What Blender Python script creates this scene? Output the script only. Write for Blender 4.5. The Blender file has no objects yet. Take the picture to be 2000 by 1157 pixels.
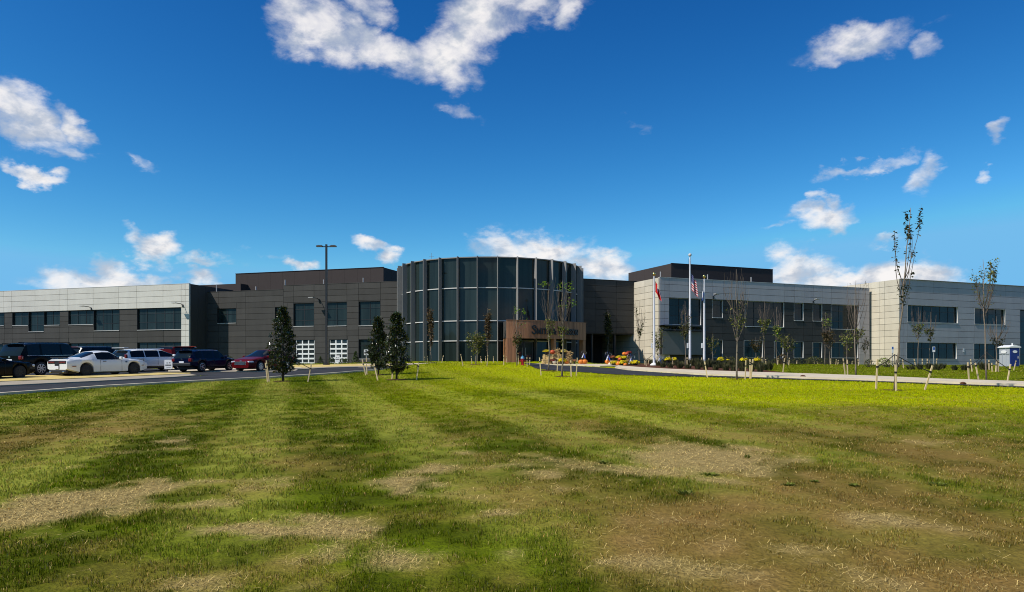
import bpy, bmesh, math, random
import numpy as np
from mathutils import Vector, Matrix
random.seed(7)
rng = np.random.default_rng(11)
R_ = math.radians
scene = bpy.context.scene
COL = scene.collection

# ------------------------------------------------------------------ camera
FPX, HOR, CXP, EYE = 1444.0, 716.0, 1000.0, 1.7      # focal length / horizon / centre (photo pixels), eye height
cam_d = bpy.data.cameras.new('camera'); cam = bpy.data.objects.new('camera', cam_d); COL.objects.link(cam)
cam.location = (0, 0, EYE); cam.rotation_euler = (R_(90), 0, 0)
cam_d.sensor_width = 36; cam_d.lens = 36 * FPX / 2000
cam_d.shift_y = (HOR - 578.5) / 2000
cam_d.clip_start = 0.1; cam_d.clip_end = 4000
scene.camera = cam

# ------------------------------------------------------------------ sun, sky, exposure
SUN_AZ = math.atan2(-0.885, -0.465)       # measured from +Y towards +X: behind and to the left of the camera
SUN_EL = R_(47)
sdir = Vector((math.sin(SUN_AZ) * math.cos(SUN_EL), math.cos(SUN_AZ) * math.cos(SUN_EL), math.sin(SUN_EL)))
sl = bpy.data.lights.new('sun', 'SUN'); sl.energy = 4.6; sl.angle = R_(0.55); sl.color = (1.0, 0.945, 0.85)
so = bpy.data.objects.new('sun', sl); COL.objects.link(so); so.rotation_euler = sdir.to_track_quat('Z', 'Y').to_euler()
scene.view_settings.view_transform = 'Standard'
scene.view_settings.look = 'None'
scene.view_settings.exposure = 0.0
scene.view_settings.gamma = 1.0
scene.view_settings.use_curve_mapping = False
scene.cycles.filter_width = 1.0

world = bpy.data.worlds.new('World'); scene.world = world; world.use_nodes = True
def build_world():
    nt = world.node_tree; nt.nodes.clear(); L = nt.links.new
    def N(t, **k):
        n = nt.nodes.new(t)
        for a, b in k.items(): setattr(n, a, b)
        return n
    def val(sock, v):
        if isinstance(v, (int, float, tuple)): sock.default_value = v
        else: L(v, sock)
    def M(op, a, b=0.0, c=None, clamp=False):
        n = N('ShaderNodeMath', operation=op, use_clamp=clamp); val(n.inputs[0], a); val(n.inputs[1], b)
        if c is not None: val(n.inputs[2], c)
        return n.outputs[0]
    def V(op, a, b=None):
        n = N('ShaderNodeVectorMath', operation=op); val(n.inputs[0], a)
        if b is not None: val(n.inputs[1], b)
        return n.outputs['Value'] if op in ('LENGTH', 'DOT_PRODUCT') else n.outputs[0]
    def MR(v, a, b, c, d, smooth=True):
        n = N('ShaderNodeMapRange', interpolation_type='SMOOTHSTEP' if smooth else 'LINEAR'); val(n.inputs[0], v)
        for i, x in enumerate((a, b, c, d)): n.inputs[i + 1].default_value = x
        return n.outputs[0]
    def noise(vec, sc, det, rough, dist=0.0):
        n = N('ShaderNodeTexNoise'); L(vec, n.inputs['Vector']); n.inputs['Scale'].default_value = sc
        n.inputs['Detail'].default_value = det; n.inputs['Roughness'].default_value = rough; n.inputs['Distortion'].default_value = dist
        return n
    out = N('ShaderNodeOutputWorld'); bg = N('ShaderNodeBackground'); bg.inputs[1].default_value = 0.1
    sky = N('ShaderNodeTexSky', sky_type='NISHITA'); sky.sun_disc = False
    sky.sun_elevation = SUN_EL; sky.sun_rotation = SUN_AZ
    sky.altitude = 250; sky.air_density = 1.0; sky.dust_density = 0.35; sky.ozone_density = 3.2
    # deepen the clear-air blue: one power curve per channel over the whole sky
    sc = N('ShaderNodeSeparateXYZ'); L(sky.outputs[0], sc.inputs[0]); cc = N('ShaderNodeCombineXYZ')
    for i, (k, e, mx) in enumerate(SKY_CURVE): L(M('MINIMUM', M('MULTIPLY', M('POWER', sc.outputs[i], e), k), mx), cc.inputs[i])
    gain = cc.outputs[0]
    tc = N('ShaderNodeTexCoord'); d = tc.outputs['Generated']
    sp = N('ShaderNodeSeparateXYZ'); L(d, sp.inputs[0])
    az = M('MULTIPLY', M('ARCTAN2', sp.outputs[0], sp.outputs[1]), 57.2958)
    el = M('MULTIPLY', M('ARCSINE', sp.outputs[2]), 57.2958)
    cb = N('ShaderNodeCombineXYZ'); L(az, cb.inputs[0]); L(el, cb.inputs[1])
    st = N('ShaderNodeMapping'); st.inputs['Scale'].default_value = (1, 1, 1.7); L(d, st.inputs['Vector'])
    dv = st.outputs[0]
    w1 = noise(dv, 9, 3, 0.5); w2 = noise(dv, 34, 4, 0.6)
    o1 = V('MULTIPLY', V('SUBTRACT', w1.outputs['Color'], (0.5, 0.5, 0.5)), (7.0, 3.6, 0))
    o2 = V('MULTIPLY', V('SUBTRACT', w2.outputs['Color'], (0.5, 0.5, 0.5)), (2.6, 2.0, 0))
    p = V('ADD', V('ADD', cb.outputs[0], o1), o2)
    # clouds: centre x, y and radii in the photograph's angular raster, tilt, density
    CL = [(560, 30, 76, 50, 25, .85), (632, 58, 104, 46, 12, .95), (755, 88, 130, 34, 10, .85), (875, 100, 98, 58, 0, 1.0), (935, 40, 105, 54, -12, .95), (1005, 2, 120, 34, 0, .85), (1098, 18, 30, 30, 30, .7),
          (700, 6, 80, 26, 10, .65), (1690, 78, 125, 36, -4, .78), (1585, 112, 34, 22, -50, .55), (1820, 88, 36, 22, 0, .5),
          (25, 205, 90, 40, 14, 1.0), (60, 245, 100, 40, 10, .95), (140, 238, 62, 28, 28, 1.0), (125, 280, 66, 20, 12, .7), (35, 327, 58, 15, 12, .85),
          (195, 545, 115, 34, -4, 1.1), (225, 515, 40, 28, 18, .95), (262, 527, 70, 20, 14, .8), (296, 480, 56, 22, 12, 1.05), (425, 516, 55, 11, 6, .7), (405, 546, 56, 20, 10, 1.0),
          (575, 518, 36, 14, 6, 1.0), (735, 503, 52, 17, 22, .95),
          (1010, 500, 90, 32, 8, 1.05), (1075, 492, 80, 32, 10, 1.1), (1170, 522, 66, 26, 14, .95),
          (1606, 432, 62, 26, 4, 1.0), (1612, 400, 30, 18, 0, .85), (1690, 328, 76, 15, -16, .72), (1786, 332, 34, 28, -50, .62), (1922, 341, 24, 16, 0, .75), (1938, 262, 32, 18, -40, .6), (1745, 466, 60, 12, 0, .55),
          (1560, 530, 60, 36, 0, .9), (1640, 545, 90, 30, 0, 1.05), (1720, 533, 90, 36, 0, 1.1), (1810, 530, 85, 34, 6, 1.1), (1570, 508, 36, 12, 0, .7),
          (880, 217, 40, 16, 14, .42), (1252, 242, 36, 22, 40, .38), (265, 320, 24, 14, 38, .36), (1490, 445, 40, 8, 0, .3), (520, 500, 50, 8, 0, .3)]
    mask = None
    for (px, py, rx, ry, rot, dens) in CL:
        a = math.atan((px - CXP) / FPX); e = math.atan((HOR - py) / FPX * math.cos(a))
        k = math.cos(a) ** 2
        mp = N('ShaderNodeMapping', vector_type='TEXTURE'); L(p, mp.inputs['Vector'])
        mp.inputs['Location'].default_value = (math.degrees(a), math.degrees(e), 0)
        mp.inputs['Rotation'].default_value = (0, 0, R_(-rot))
        mp.inputs['Scale'].default_value = (max(.3, 1.32 * rx / FPX * 57.3 * k), max(.3, 1.36 * ry / FPX * 57.3 * math.cos(e) * math.sqrt(k)), 1)
        f = MR(V('LENGTH', mp.outputs[0]), 0.10, 1.25, dens, 0.0)
        mask = f if mask is None else M('MAXIMUM', mask, f)
    # the same fair-weather cumulus goes on all round the sky outside the picture
    far = noise(dv, 3.1, 3, 0.55)
    outside = M('MAXIMUM', MR(M('ABSOLUTE', az), 38, 46, 0, 1), MR(el, 30, 36, 0, 1))
    gen = M('MULTIPLY', M('MULTIPLY', MR(far.outputs[0], 0.54, 0.66, 0, 1), outside), MR(el, 0.5, 4, 0, 1))
    mask = M('MAXIMUM', mask, gen)
    n1 = noise(dv, 16, 10, 0.62, 0.35)
    dens = M('MULTIPLY', MR(M('ADD', M('MULTIPLY', mask, 1.15), M('MULTIPLY', M('SUBTRACT', n1.outputs[0], 0.5), 1.85)), 0.20, 1.36, 0, 1), MR(mask, 0.02, 0.30, 0, 1))
    off = V('ADD', dv, (-0.018, 0.0, 0.020))
    n2 = noise(off, 20, 5, 0.55, 0.25); n3 = noise(dv, 20, 5, 0.55, 0.25)
    lit = MR(M('SUBTRACT', n3.outputs[0], n2.outputs[0]), -0.16, 0.10, 0, 1, True)
    mix = N('ShaderNodeMix', data_type='RGBA'); L(lit, mix.inputs[0])
    mix.inputs[6].default_value = (5.2, 5.7, 6.6, 1); mix.inputs[7].default_value = (9.6, 9.3, 9.15, 1)
    fin = N('ShaderNodeMix', data_type='RGBA'); L(M('MULTIPLY', M('POWER', dens, 0.85), 0.98), fin.inputs[0])
    L(gain, fin.inputs[6]); L(mix.outputs[2], fin.inputs[7])
    L(fin.outputs[2], bg.inputs[0]); L(bg.outputs[0], out.inputs[0])
    world.cycles.sampling_method = 'MANUAL'; world.cycles.sample_map_resolution = 512
SKY_CURVE = ((.0886, 2.73, 1.75), (.386, 1.75, 5.0), (.764, 1.33, 8.4))
build_world()

# ------------------------------------------------------------------ helpers
def sstep(a, b, x):
    t = np.clip((np.asarray(x, float) - a) / (b - a), 0, 1); return t * t * (3 - 2 * t)
def vnoise(x, y, seed=0):
    x = np.asarray(x, float); y = np.asarray(y, float)
    xi = np.floor(x).astype(np.int64); yi = np.floor(y).astype(np.int64); xf = x - xi; yf = y - yi
    def h(i, j):
        n = (i * 374761393 + j * 668265263 + seed * 1442695041) & 0xffffffff
        n = ((n ^ (n >> 13)) * 1274126177) & 0xffffffff
        return ((n ^ (n >> 16)) & 0xffff) / 65535.0
    u = xf * xf * (3 - 2 * xf); v = yf * yf * (3 - 2 * yf)
    return (h(xi, yi) * (1 - u) + h(xi + 1, yi) * u) * (1 - v) + (h(xi, yi + 1) * (1 - u) + h(xi + 1, yi + 1) * u) * v
def fbm(x, y, seed=0, o=4):
    s = 0; a = .5; t = 0
    for i in range(o):
        s = s + a * vnoise(x * 2 ** i, y * 2 ** i, seed + i); t += a; a *= .5
    return s / t
def hgt(x, y):
    x = np.asarray(x, float); y = np.asarray(y, float)
    t = np.clip(y, -30, 200)
    b = 0.03 * (t - 5.5)
    b = np.where(b > 1.9, 1.9 + 0.1 * np.tanh((b - 1.9) / 0.1), b)
    b = b - 0.22 * sstep(20, 40, x) * sstep(55, 82, y)
    b = b + 0.42 * sstep(-11.5, -5, x) * (1 - sstep(0.5, 6, x)) * sstep(36, 55, y) * (1 - sstep(57.5, 61, y))
    b = b + 0.20 * sstep(-17, -12, x) * (1 - sstep(5, 9, x)) * sstep(67.5, 70, y)
    b = b + 0.05 * (fbm(x * .12, y * .12, 3, 2) - .5) * sstep(4, 10, y) * (1 - sstep(24, 30, y))
    return b
def H1(x, y): return float(hgt(x, y))
def G(px, py):
    """point of the ground seen at a raster position of the photograph"""
    u = (px - CXP) / FPX; v = (HOR - py) / FPX
    d = 3.0; f0 = EYE + v * d - H1(u * d, d)
    while d < 110:
        d2 = d + .25; f = EYE + v * d2 - H1(u * d2, d2)
        if f <= 0:
            d = d + .25 * f0 / (f0 - f + 1e-9); break
        d, f0 = d2, f
    d = min(d, 78)
    if -10.5 < u * d < 6.5: d = min(d, 69.2)
    return Vector((u * d, d, H1(u * d, d)))
def ppm(p): return FPX / p.y          # photo pixels per metre at a point

WL = {}
def reg(o, parent=None, loc=None):
    COL.objects.link(o)
    if parent is not None:
        o.parent = parent; WL[o] = WL[parent]
    else:
        o.location = loc if loc is not None else (0, 0, 0); WL[o] = Vector(o.location)
    return o
def tag(o, label=None, cat=None, group=None, kind=None):
    if label: o['label'] = label
    if cat: o['category'] = cat
    if group: o['group'] = group
    if kind: o['kind'] = kind
    return o
def thing(name, loc, label, cat, group=None):
    o = bpy.data.objects.new(name, None); o.empty_display_size = .3
    reg(o, None, Vector(loc)); return tag(o, label, cat, group)

class MB:
    def __init__(s): s.v = []; s.f = []; s.mi = []; s.col = None
    def add(s, vs, fs, mi=0):
        b = len(s.v); s.v += [tuple(v) for v in vs]; s.f += [tuple(i + b for i in f) for f in fs]; s.mi += [mi] * len(fs)
    def quad(s, a, b, c, d, mi=0): s.add([a, b, c, d], [(0, 1, 2, 3)], mi)
    def box(s, c, size, ax=None, mi=0):
        c = Vector(c); X, Y, Z = ax if ax else (Vector((1, 0, 0)), Vector((0, 1, 0)), Vector((0, 0, 1)))
        X, Y, Z = X * size[0] / 2, Y * size[1] / 2, Z * size[2] / 2
        vs = [c - X - Y - Z, c + X - Y - Z, c + X + Y - Z, c - X + Y - Z, c - X - Y + Z, c + X - Y + Z, c + X + Y + Z, c - X + Y + Z]
        s.add(vs, [(0, 3, 2, 1), (4, 5, 6, 7), (0, 1, 5, 4), (1, 2, 6, 5), (2, 3, 7, 6), (3, 0, 4, 7)], mi)
    def tube(s, pts, rad, n=6, cap=True, mi=0):
        pts = [Vector(p) for p in pts]
        if isinstance(rad, (int, float)): rad = [rad] * len(pts)
        rings = []
        t = (pts[1] - pts[0]).normalized()
        a = t.orthogonal().normalized(); base = len(s.v)
        for i, p in enumerate(pts):
            if 0 < i < len(pts) - 1: t = (pts[i + 1] - pts[i - 1])
            elif i: t = pts[i] - pts[i - 1]
            else: t = pts[1] - pts[0]
            t = t.normalized() if t.length > 1e-9 else Vector((0, 0, 1))
            a = (a - t * a.dot(t)); a = a.normalized() if a.length > 1e-6 else t.orthogonal().normalized()
            b = t.cross(a)
            for k in range(n):
                w = 2 * math.pi * k / n
                s.v.append(tuple(p + (a * math.cos(w) + b * math.sin(w)) * rad[i]))
        for i in range(len(pts) - 1):
            for k in range(n):
                q = base + i * n; k2 = (k + 1) % n
                s.f.append((q + k, q + k2, q + n + k2, q + n + k)); s.mi.append(mi)
        if cap:
            s.f.append(tuple(base + k for k in reversed(range(n)))); s.mi.append(mi)
            e = base + (len(pts) - 1) * n; s.f.append(tuple(e + k for k in range(n))); s.mi.append(mi)
    def lathe(s, c, prof, n=16, axis=Vector((0, 0, 1)), mi=0, rib=None):
        c = Vector(c); axis = axis.normalized(); a = axis.orthogonal().normalized(); b = axis.cross(a); base = len(s.v)
        for (r, z) in prof:
            for k in range(n):
                w = 2 * math.pi * k / n; rr = r * (1 + (rib[1] * math.cos(rib[0] * w) if rib else 0))
                s.v.append(tuple(c + axis * z + (a * math.cos(w) + b * math.sin(w)) * rr))
        for i in range(len(prof) - 1):
            for k in range(n):
                q = base + i * n; k2 = (k + 1) % n; s.f.append((q + k, q + k2, q + n + k2, q + n + k)); s.mi.append(mi)
        s.f.append(tuple(base + k for k in reversed(range(n)))); s.mi.append(mi)
        e = base + (len(prof) - 1) * n; s.f.append(tuple(e + k for k in range(n))); s.mi.append(mi)
    def build(s, name, mats, parent=None, origin=None, smooth=False, angle=None, xf=None):
        me = bpy.data.meshes.new(name)
        org = WL[parent] if parent is not None else Vector(origin if origin is not None else (0, 0, 0))
        V = np.array(s.v, dtype=float).reshape(-1, 3)
        if xf is not None: V = xf(V)
        V = V - np.array(org)
        me.from_pydata(V.tolist(), [], s.f)
        for m in (mats if isinstance(mats, (list, tuple)) else [mats]): me.materials.append(m)
        if any(s.mi): me.polygons.foreach_set('material_index', s.mi)
        if smooth: me.polygons.foreach_set('use_smooth', [True] * len(me.polygons))
        if s.col is not None:
            at = me.color_attributes.new('tint', 'FLOAT_COLOR', 'POINT'); at.data.foreach_set('color', np.asarray(s.col, np.float32).ravel())
        me.update()
        if smooth and angle: me.set_sharp_from_angle(angle=R_(angle))
        o = bpy.data.objects.new(name, me)
        return reg(o, parent, org if parent is None else None)

# ------------------------------------------------------------------ materials
def mat(name, col, rough=.6, metal=0., vary=.12, scale=3., bump=0., bscale=None, spec=.5, coat=0., objvary=0., stretch=(1, 1, 1), dirt=0., ior=None, trans=0.):
    m = bpy.data.materials.new(name); m.use_nodes = True; nt = m.node_tree; L = nt.links.new
    b = nt.nodes['Principled BSDF']; b.inputs['Roughness'].default_value = rough; b.inputs['Metallic'].default_value = metal
    b.inputs['Specular IOR Level'].default_value = spec
    if coat: b.inputs['Coat Weight'].default_value = coat; b.inputs['Coat Roughness'].default_value = .04
    if ior: b.inputs['IOR'].default_value = ior
    ge = nt.nodes.new('ShaderNodeNewGeometry'); mp = nt.nodes.new('ShaderNodeMapping'); mp.inputs['Scale'].default_value = stretch
    L(ge.outputs['Position'], mp.inputs['Vector'])
    nz = nt.nodes.new('ShaderNodeTexNoise'); nz.inputs['Scale'].default_value = scale; nz.inputs['Detail'].default_value = 5; nz.inputs['Roughness'].default_value = .6
    L(mp.outputs[0], nz.inputs['Vector'])
    mr = nt.nodes.new('ShaderNodeMapRange'); mr.inputs[1].default_value = .25; mr.inputs[2].default_value = .75
    mr.inputs[3].default_value = 1 - vary; mr.inputs[4].default_value = 1 + vary; L(nz.outputs[0], mr.inputs[0])
    fac = mr.outputs[0]
    if objvary:
        oi = nt.nodes.new('ShaderNodeObjectInfo'); m2 = nt.nodes.new('ShaderNodeMapRange'); m2.inputs[3].default_value = 1 - objvary; m2.inputs[4].default_value = 1 + objvary
        L(oi.outputs['Random'], m2.inputs[0]); mu = nt.nodes.new('ShaderNodeMath'); mu.operation = 'MULTIPLY'; L(fac, mu.inputs[0]); L(m2.outputs[0], mu.inputs[1]); fac = mu.outputs[0]
    vm = nt.nodes.new('ShaderNodeVectorMath'); vm.operation = 'SCALE'; vm.inputs[0].default_value = col[:3]; L(fac, vm.inputs['Scale'])
    L(vm.outputs[0], b.inputs['Base Color'])
    if bump:
        bz = nt.nodes.new('ShaderNodeTexNoise'); bz.inputs['Scale'].default_value = bscale or scale * 6; bz.inputs['Detail'].default_value = 4; L(mp.outputs[0], bz.inputs['Vector'])
        bp = nt.nodes.new('ShaderNodeBump'); bp.inputs['Strength'].default_value = bump; bp.inputs['Distance'].default_value = .02; L(bz.outputs[0], bp.inputs['Height']); L(bp.outputs[0], b.inputs['Normal'])
    return m
def tint_mat(name, rough=.7, trans=0., spec=.25, vary=.15, scale=20., bump=0., bscale=40.):
    """colour per vertex = the thing's own colour; optional light through thin leaves"""
    m = bpy.data.materials.new(name); m.use_nodes = True; nt = m.node_tree; L = nt.links.new
    b = nt.nodes['Principled BSDF']; b.inputs['Roughness'].default_value = rough; b.inputs['Specular IOR Level'].default_value = spec
    at = nt.nodes.new('ShaderNodeAttribute'); at.attribute_name = 'tint'
    ge = nt.nodes.new('ShaderNodeNewGeometry'); nz = nt.nodes.new('ShaderNodeTexNoise'); nz.inputs['Scale'].default_value = scale; nz.inputs['Detail'].default_value = 6; nz.inputs['Roughness'].default_value = .7
    L(ge.outputs['Position'], nz.inputs['Vector'])
    mr = nt.nodes.new('ShaderNodeMapRange'); mr.inputs[1].default_value = .25; mr.inputs[2].default_value = .75; mr.inputs[3].default_value = 1 - vary; mr.inputs[4].default_value = 1 + vary; L(nz.outputs[0], mr.inputs[0])
    vm = nt.nodes.new('ShaderNodeVectorMath'); vm.operation = 'SCALE'; L(at.outputs['Color'], vm.inputs[0]); L(mr.outputs[0], vm.inputs['Scale'])
    L(vm.outputs[0], b.inputs['Base Color'])
    if bump:
        bz = nt.nodes.new('ShaderNodeTexNoise'); bz.inputs['Scale'].default_value = bscale; bz.inputs['Detail'].default_value = 5; L(ge.outputs['Position'], bz.inputs['Vector'])
        bp = nt.nodes.new('ShaderNodeBump'); bp.inputs['Strength'].default_value = bump; bp.inputs['Distance'].default_value = .03; L(bz.outputs[0], bp.inputs['Height']); L(bp.outputs[0], b.inputs['Normal'])
    if trans:
        tr = nt.nodes.new('ShaderNodeBsdfTranslucent'); L(vm.outputs[0], tr.inputs['Color']); mx = nt.nodes.new('ShaderNodeMixShader'); mx.inputs[0].default_value = trans
        L(b.outputs[0], mx.inputs[1]); L(tr.outputs[0], mx.inputs[2]); L(mx.outputs[0], nt.nodes['Material Output'].inputs['Surface'])
    return m
M_ = {}
M_['light_panel'] = mat('light_panel', spec=.2, col=(.62, .585, .515), rough=.6, vary=.07, scale=1.2, stretch=(1, 1, .18), objvary=.05, bump=.05, bscale=30)
M_['sunlit_panel'] = mat('sunlit_panel', spec=.2, col=(.60, .535, .42), rough=.6, vary=.08, scale=1.2, stretch=(1, 1, .18), objvary=.07, bump=.05, bscale=30)  # same cladding as light_panel, with the sunlit warmth put into its colour
M_['shaded_panel'] = mat('shaded_panel', spec=.2, col=(.44, .405, .41), rough=.6, vary=.08, scale=1.2, stretch=(1, 1, .18), objvary=.05, bump=.05, bscale=30)  # same cladding as light_panel, shade of the front walls put into its colour
M_['dark_panel'] = mat('dark_panel', (.070, .066, .061), .65, spec=.08, vary=.10, scale=1.2, stretch=(1, 1, .18), objvary=.10, bump=.06, bscale=30)
M_['brown_screen'] = mat('brown_screen', (.060, .048, .044), .7, spec=.08, vary=.06, scale=.5)
M_['black_wall'] = mat('black_wall', (.03, .03, .03), .7, vary=.1)
M_['dark_metal'] = mat('dark_metal', (.022, .022, .023), .42, vary=.1, metal=.0)
M_['light_metal'] = mat('light_metal', (.56, .54, .51), .45, vary=.05, metal=.0)
M_['fin_metal'] = mat('fin_metal', (.255, .245, .235), .6, vary=.06, scale=.6, spec=.1)
M_['trim_grey'] = mat('trim_grey', (.40, .385, .37), .5)
M_['white_paint'] = mat('white_paint', (.80, .79, .76), .45, vary=.04)
M_['glass'] = mat('glass', (.019, .029, .028), .03, vary=.55, scale=1.3, stretch=(1.6, 1.6, .05), objvary=.25, spec=.26, ior=1.5)
M_['clear_glass'] = mat('clear_glass', (.030, .040, .042), .04, vary=.3, scale=.6, spec=.6, ior=1.5)
M_['roof_grey'] = mat('roof_grey', (.35, .35, .34), .8)
M_['wood'] = mat('wood', (.32, .145, .066), .55, vary=.35, scale=2.2, stretch=(6, 6, .35), objvary=.22, bump=.15, bscale=8)
M_['asphalt'] = mat('asphalt', (.030, .030, .032), .9, vary=.45, scale=.5, bump=.35, bscale=60, spec=.3)
M_['concrete'] = mat('concrete', (.60, .50, .355), .85, vary=.18, scale=.8, bump=.15, bscale=40)
M_['kerb_stone'] = mat('kerb_stone', (.36, .30, .21), .85, vary=.16, scale=1.6, bump=.2, bscale=40)
M_['straw'] = mat('straw', (.62, .47, .17), .95, vary=.22, scale=2.4, bump=.8, bscale=25, spec=.1)
M_['mulch'] = mat('mulch', (.10, .042, .024), .95, vary=.4, scale=9, bump=1., bscale=30, spec=.1)
M_['earth'] = mat('earth', (.07, .075, .03), .95, vary=.3, scale=.4, spec=.1)
M_['black_paint'] = mat('black_paint', (.002, .002, .002), .25, coat=.04, spec=.12, vary=.05)
M_['white_car_paint'] = mat('white_car_paint', (.78, .78, .76), .25, coat=.6, vary=.03)
M_['blue_paint'] = mat('blue_paint', (.002, .005, .026), .22, coat=.08, spec=.25, vary=.05)
M_['red_paint'] = mat('red_paint', (.095, .003, .005), .28, coat=.05, spec=.15, vary=.05)
M_['jeep_red'] = mat('jeep_red', (.55, .055, .025), .25, coat=.6, vary=.05)
M_['car_glass'] = mat('car_glass', (.006, .009, .012), .06, spec=.22, vary=.1)
M_['rubber'] = mat('rubber', (.010, .010, .010), .75, vary=.2)
M_['black_plastic'] = mat('black_plastic', (.010, .010, .011), .55, vary=.15)
M_['rim_silver'] = mat('rim_silver', (.52, .52, .54), .3, metal=.8)
M_['rim_black'] = mat('rim_black', (.012, .012, .013), .35, metal=.2)
M_['chrome'] = mat('chrome', (.75, .75, .76), .15, metal=1.)
M_['tail_red'] = mat('tail_red', (.16, .008, .010), .15, coat=.6)
M_['lamp_lens'] = mat('lamp_lens', (.62, .64, .66), .12, coat=.6)
M_['plate'] = mat('plate', (.72, .73, .75), .4, vary=.2, scale=25)
M_['ink'] = mat('ink', (.03, .03, .035), .6)
M_['bark'] = mat('bark', (.20, .155, .115), .85, vary=.35, scale=14, bump=.5, bscale=40)
M_['twig'] = mat('twig', (.115, .085, .066), .8, vary=.3, scale=10)
M_['dark_bark'] = mat('dark_bark', (.055, .042, .033), .85, vary=.35, scale=14)
M_['stake_wood'] = mat('stake_wood', (.66, .50, .28), .8, vary=.2, scale=9, objvary=.18, stretch=(3, 3, .6))
M_['strap'] = mat('strap', (.012, .012, .013), .7)
M_['leaf'] = tint_mat('leaf', .55, .35, .35, .25, 9)
M_['magnolia_leaf'] = tint_mat('magnolia_leaf', .22, .08, .7, .25, 9)
M_['grass'] = tint_mat('grass', .8, .30, .06, .15, 3)
M_['lawn'] = tint_mat('lawn', .95, 0, .05, .42, 14., .9, 26.)
M_['flower'] = tint_mat('flower', .7, .2, .1, .15, 20)
M_['cloth'] = tint_mat('cloth', .7, .15, .1, .05, 10)
M_['letter_black'] = mat('letter_black', (.006, .006, .007), .3)
M_['sign_white'] = mat('sign_white', (.78, .77, .76), .5, vary=.04)
M_['hydrant_red'] = mat('hydrant_red', (.52, .012, .016), .35, coat=.3)
M_['hydrant_blue'] = mat('hydrant_blue', (.13, .42, .62), .35, coat=.3)
M_['pumpkin'] = mat('pumpkin', (.72, .19, .012), .45, vary=.15, scale=5)
M_['pumpkin_red'] = mat('pumpkin_red', (.52, .075, .018), .45, vary=.2, scale=5)
M_['gourd_white'] = mat('gourd_white', (.70, .60, .44), .5, vary=.15, scale=5)
M_['stem'] = mat('stem', (.16, .12, .05), .8)
M_['hay'] = mat('hay', (.56, .39, .17), .95, vary=.35, scale=22, bump=1., bscale=50, spec=.1)
M_['corn'] = mat('corn', (.42, .27, .11), .9, vary=.35, scale=10)
M_['toilet_grey'] = mat('toilet_grey', (.40, .42, .45), .5, vary=.05)
M_['toilet_blue'] = mat('toilet_blue', (.012, .028, .17), .4, vary=.06)
M_['ribbon_blue'] = mat('ribbon_blue', (.03, .075, .42), .5)
M_['ribbon_white'] = mat('ribbon_white', (.72, .74, .80), .5)
M_['sign_blue'] = mat('sign_blue', (.03, .12, .42), .5)
M_['brass'] = mat('brass', (.75, .55, .18), .25, metal=1.)
M_['treeline'] = mat('treeline', (.030, .038, .020), .95, vary=.4, scale=.3)
# ------------------------------------------------------------------ ground, lawn, roads
def strip_mesh(A, B, n, m, off, thick=0.0):
    """sheet between two edge lines (world xy), following the ground; with thick>0 it has side faces"""
    def rs(P, k):
        P = np.array([(p[0], p[1]) for p in P], float)
        # smooth the corner points a little
        s = np.r_[0, np.cumsum(np.hypot(*np.diff(P, axis=0).T))]; t = np.linspace(0, s[-1], k)
        return np.c_[np.interp(t, s, P[:, 0]), np.interp(t, s, P[:, 1])]
    a, b = rs(A, n), rs(B, n)
    mb = MB()
    t = np.linspace(0, 1, m)[None, :, None]
    P = a[:, None, :] * (1 - t) + b[:, None, :] * t
    Z = hgt(P[..., 0], P[..., 1]) + off
    V = np.concatenate([P, Z[..., None]], 2).reshape(-1, 3)
    F = [(i * m + j, i * m + j + 1, (i + 1) * m + j + 1, (i + 1) * m + j) for i in range(n - 1) for j in range(m - 1)]
    p0, p1, p3 = V[0], V[1], V[m]
    if np.cross(p1[:2] - p0[:2], p3[:2] - p0[:2]) < 0: F = [f[::-1] for f in F]
    mb.add(V.tolist(), F)
    if thick:
        ring = [i * m for i in range(n)] + [(n - 1) * m + j for j in range(1, m)] + [i * m + m - 1 for i in range(n - 2, -1, -1)] + [j for j in range(m - 2, 0, -1)]
        for q in range(len(ring)):
            i, j = ring[q], ring[(q + 1) % len(ring)]
            a0, b0 = V[i], V[j]
            mb.quad(a0, b0, b0 - [0, 0, thick], a0 - [0, 0, thick])
    return mb
def pts(*l): return [(G(*p).x, G(*p).y) if p[1] > 200 else p for p in l]   # raster positions (y>200) or ground metres
drive_in = pts((-80, 779), (0, 772), (200, 757), (400, 745.5), (527, 739), (620, 733), (690, 727.5), (745, 723)) + [(-7.2, 60.5), (-3, 61.5), (.4, 60.8)] + pts((1046, 720.5), (1069, 723.6), (1101, 726.4), (1147, 728.5), (1200, 732.3), (1280, 735.4), (1378, 737.5), (1479, 740.3), (1568, 743), (1700, 746.8), (1850, 752.6), (2000, 758.3), (2100, 763))
drive_out = pts((-80, 765), (0, 757), (100, 752), (200, 747), (340, 739.5), (450, 732), (580, 724.3), (640, 720.3), (700, 718.6)) + [(-11.5, 64), (-7, 65.2), (0, 65.2), (5, 63.5)] + pts((1201, 720.4), (1225, 724.3), (1270, 727.5), (1383, 735), (1477, 738), (1568, 741.2), (1700, 745.2), (1850, 751), (2000, 756.6), (2100, 761))
walk_in = pts((1201, 720.2), (1225, 724.1), (1270, 727.2), (1383, 734.6), (1477, 737.7), (1568, 740.9), (1700, 744.9), (1850, 750.7), (2000, 756.3), (2100, 760.8))
walk_out = pts((1208, 717), (1252, 720.6), (1300, 723.6), (1384, 727.4), (1477, 730.6), (1580, 733.8), (1700, 738.2), (1840, 744.6), (2000, 750), (2100, 754))
isl_A = pts((-80, 757.5), (0, 749.5), (100, 745.5), (200, 741), (340, 734.8), (372, 733.6))
isl_B = pts((-80, 746), (0, 738), (180, 736.3), (300, 731.8), (372, 732.2))
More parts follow.
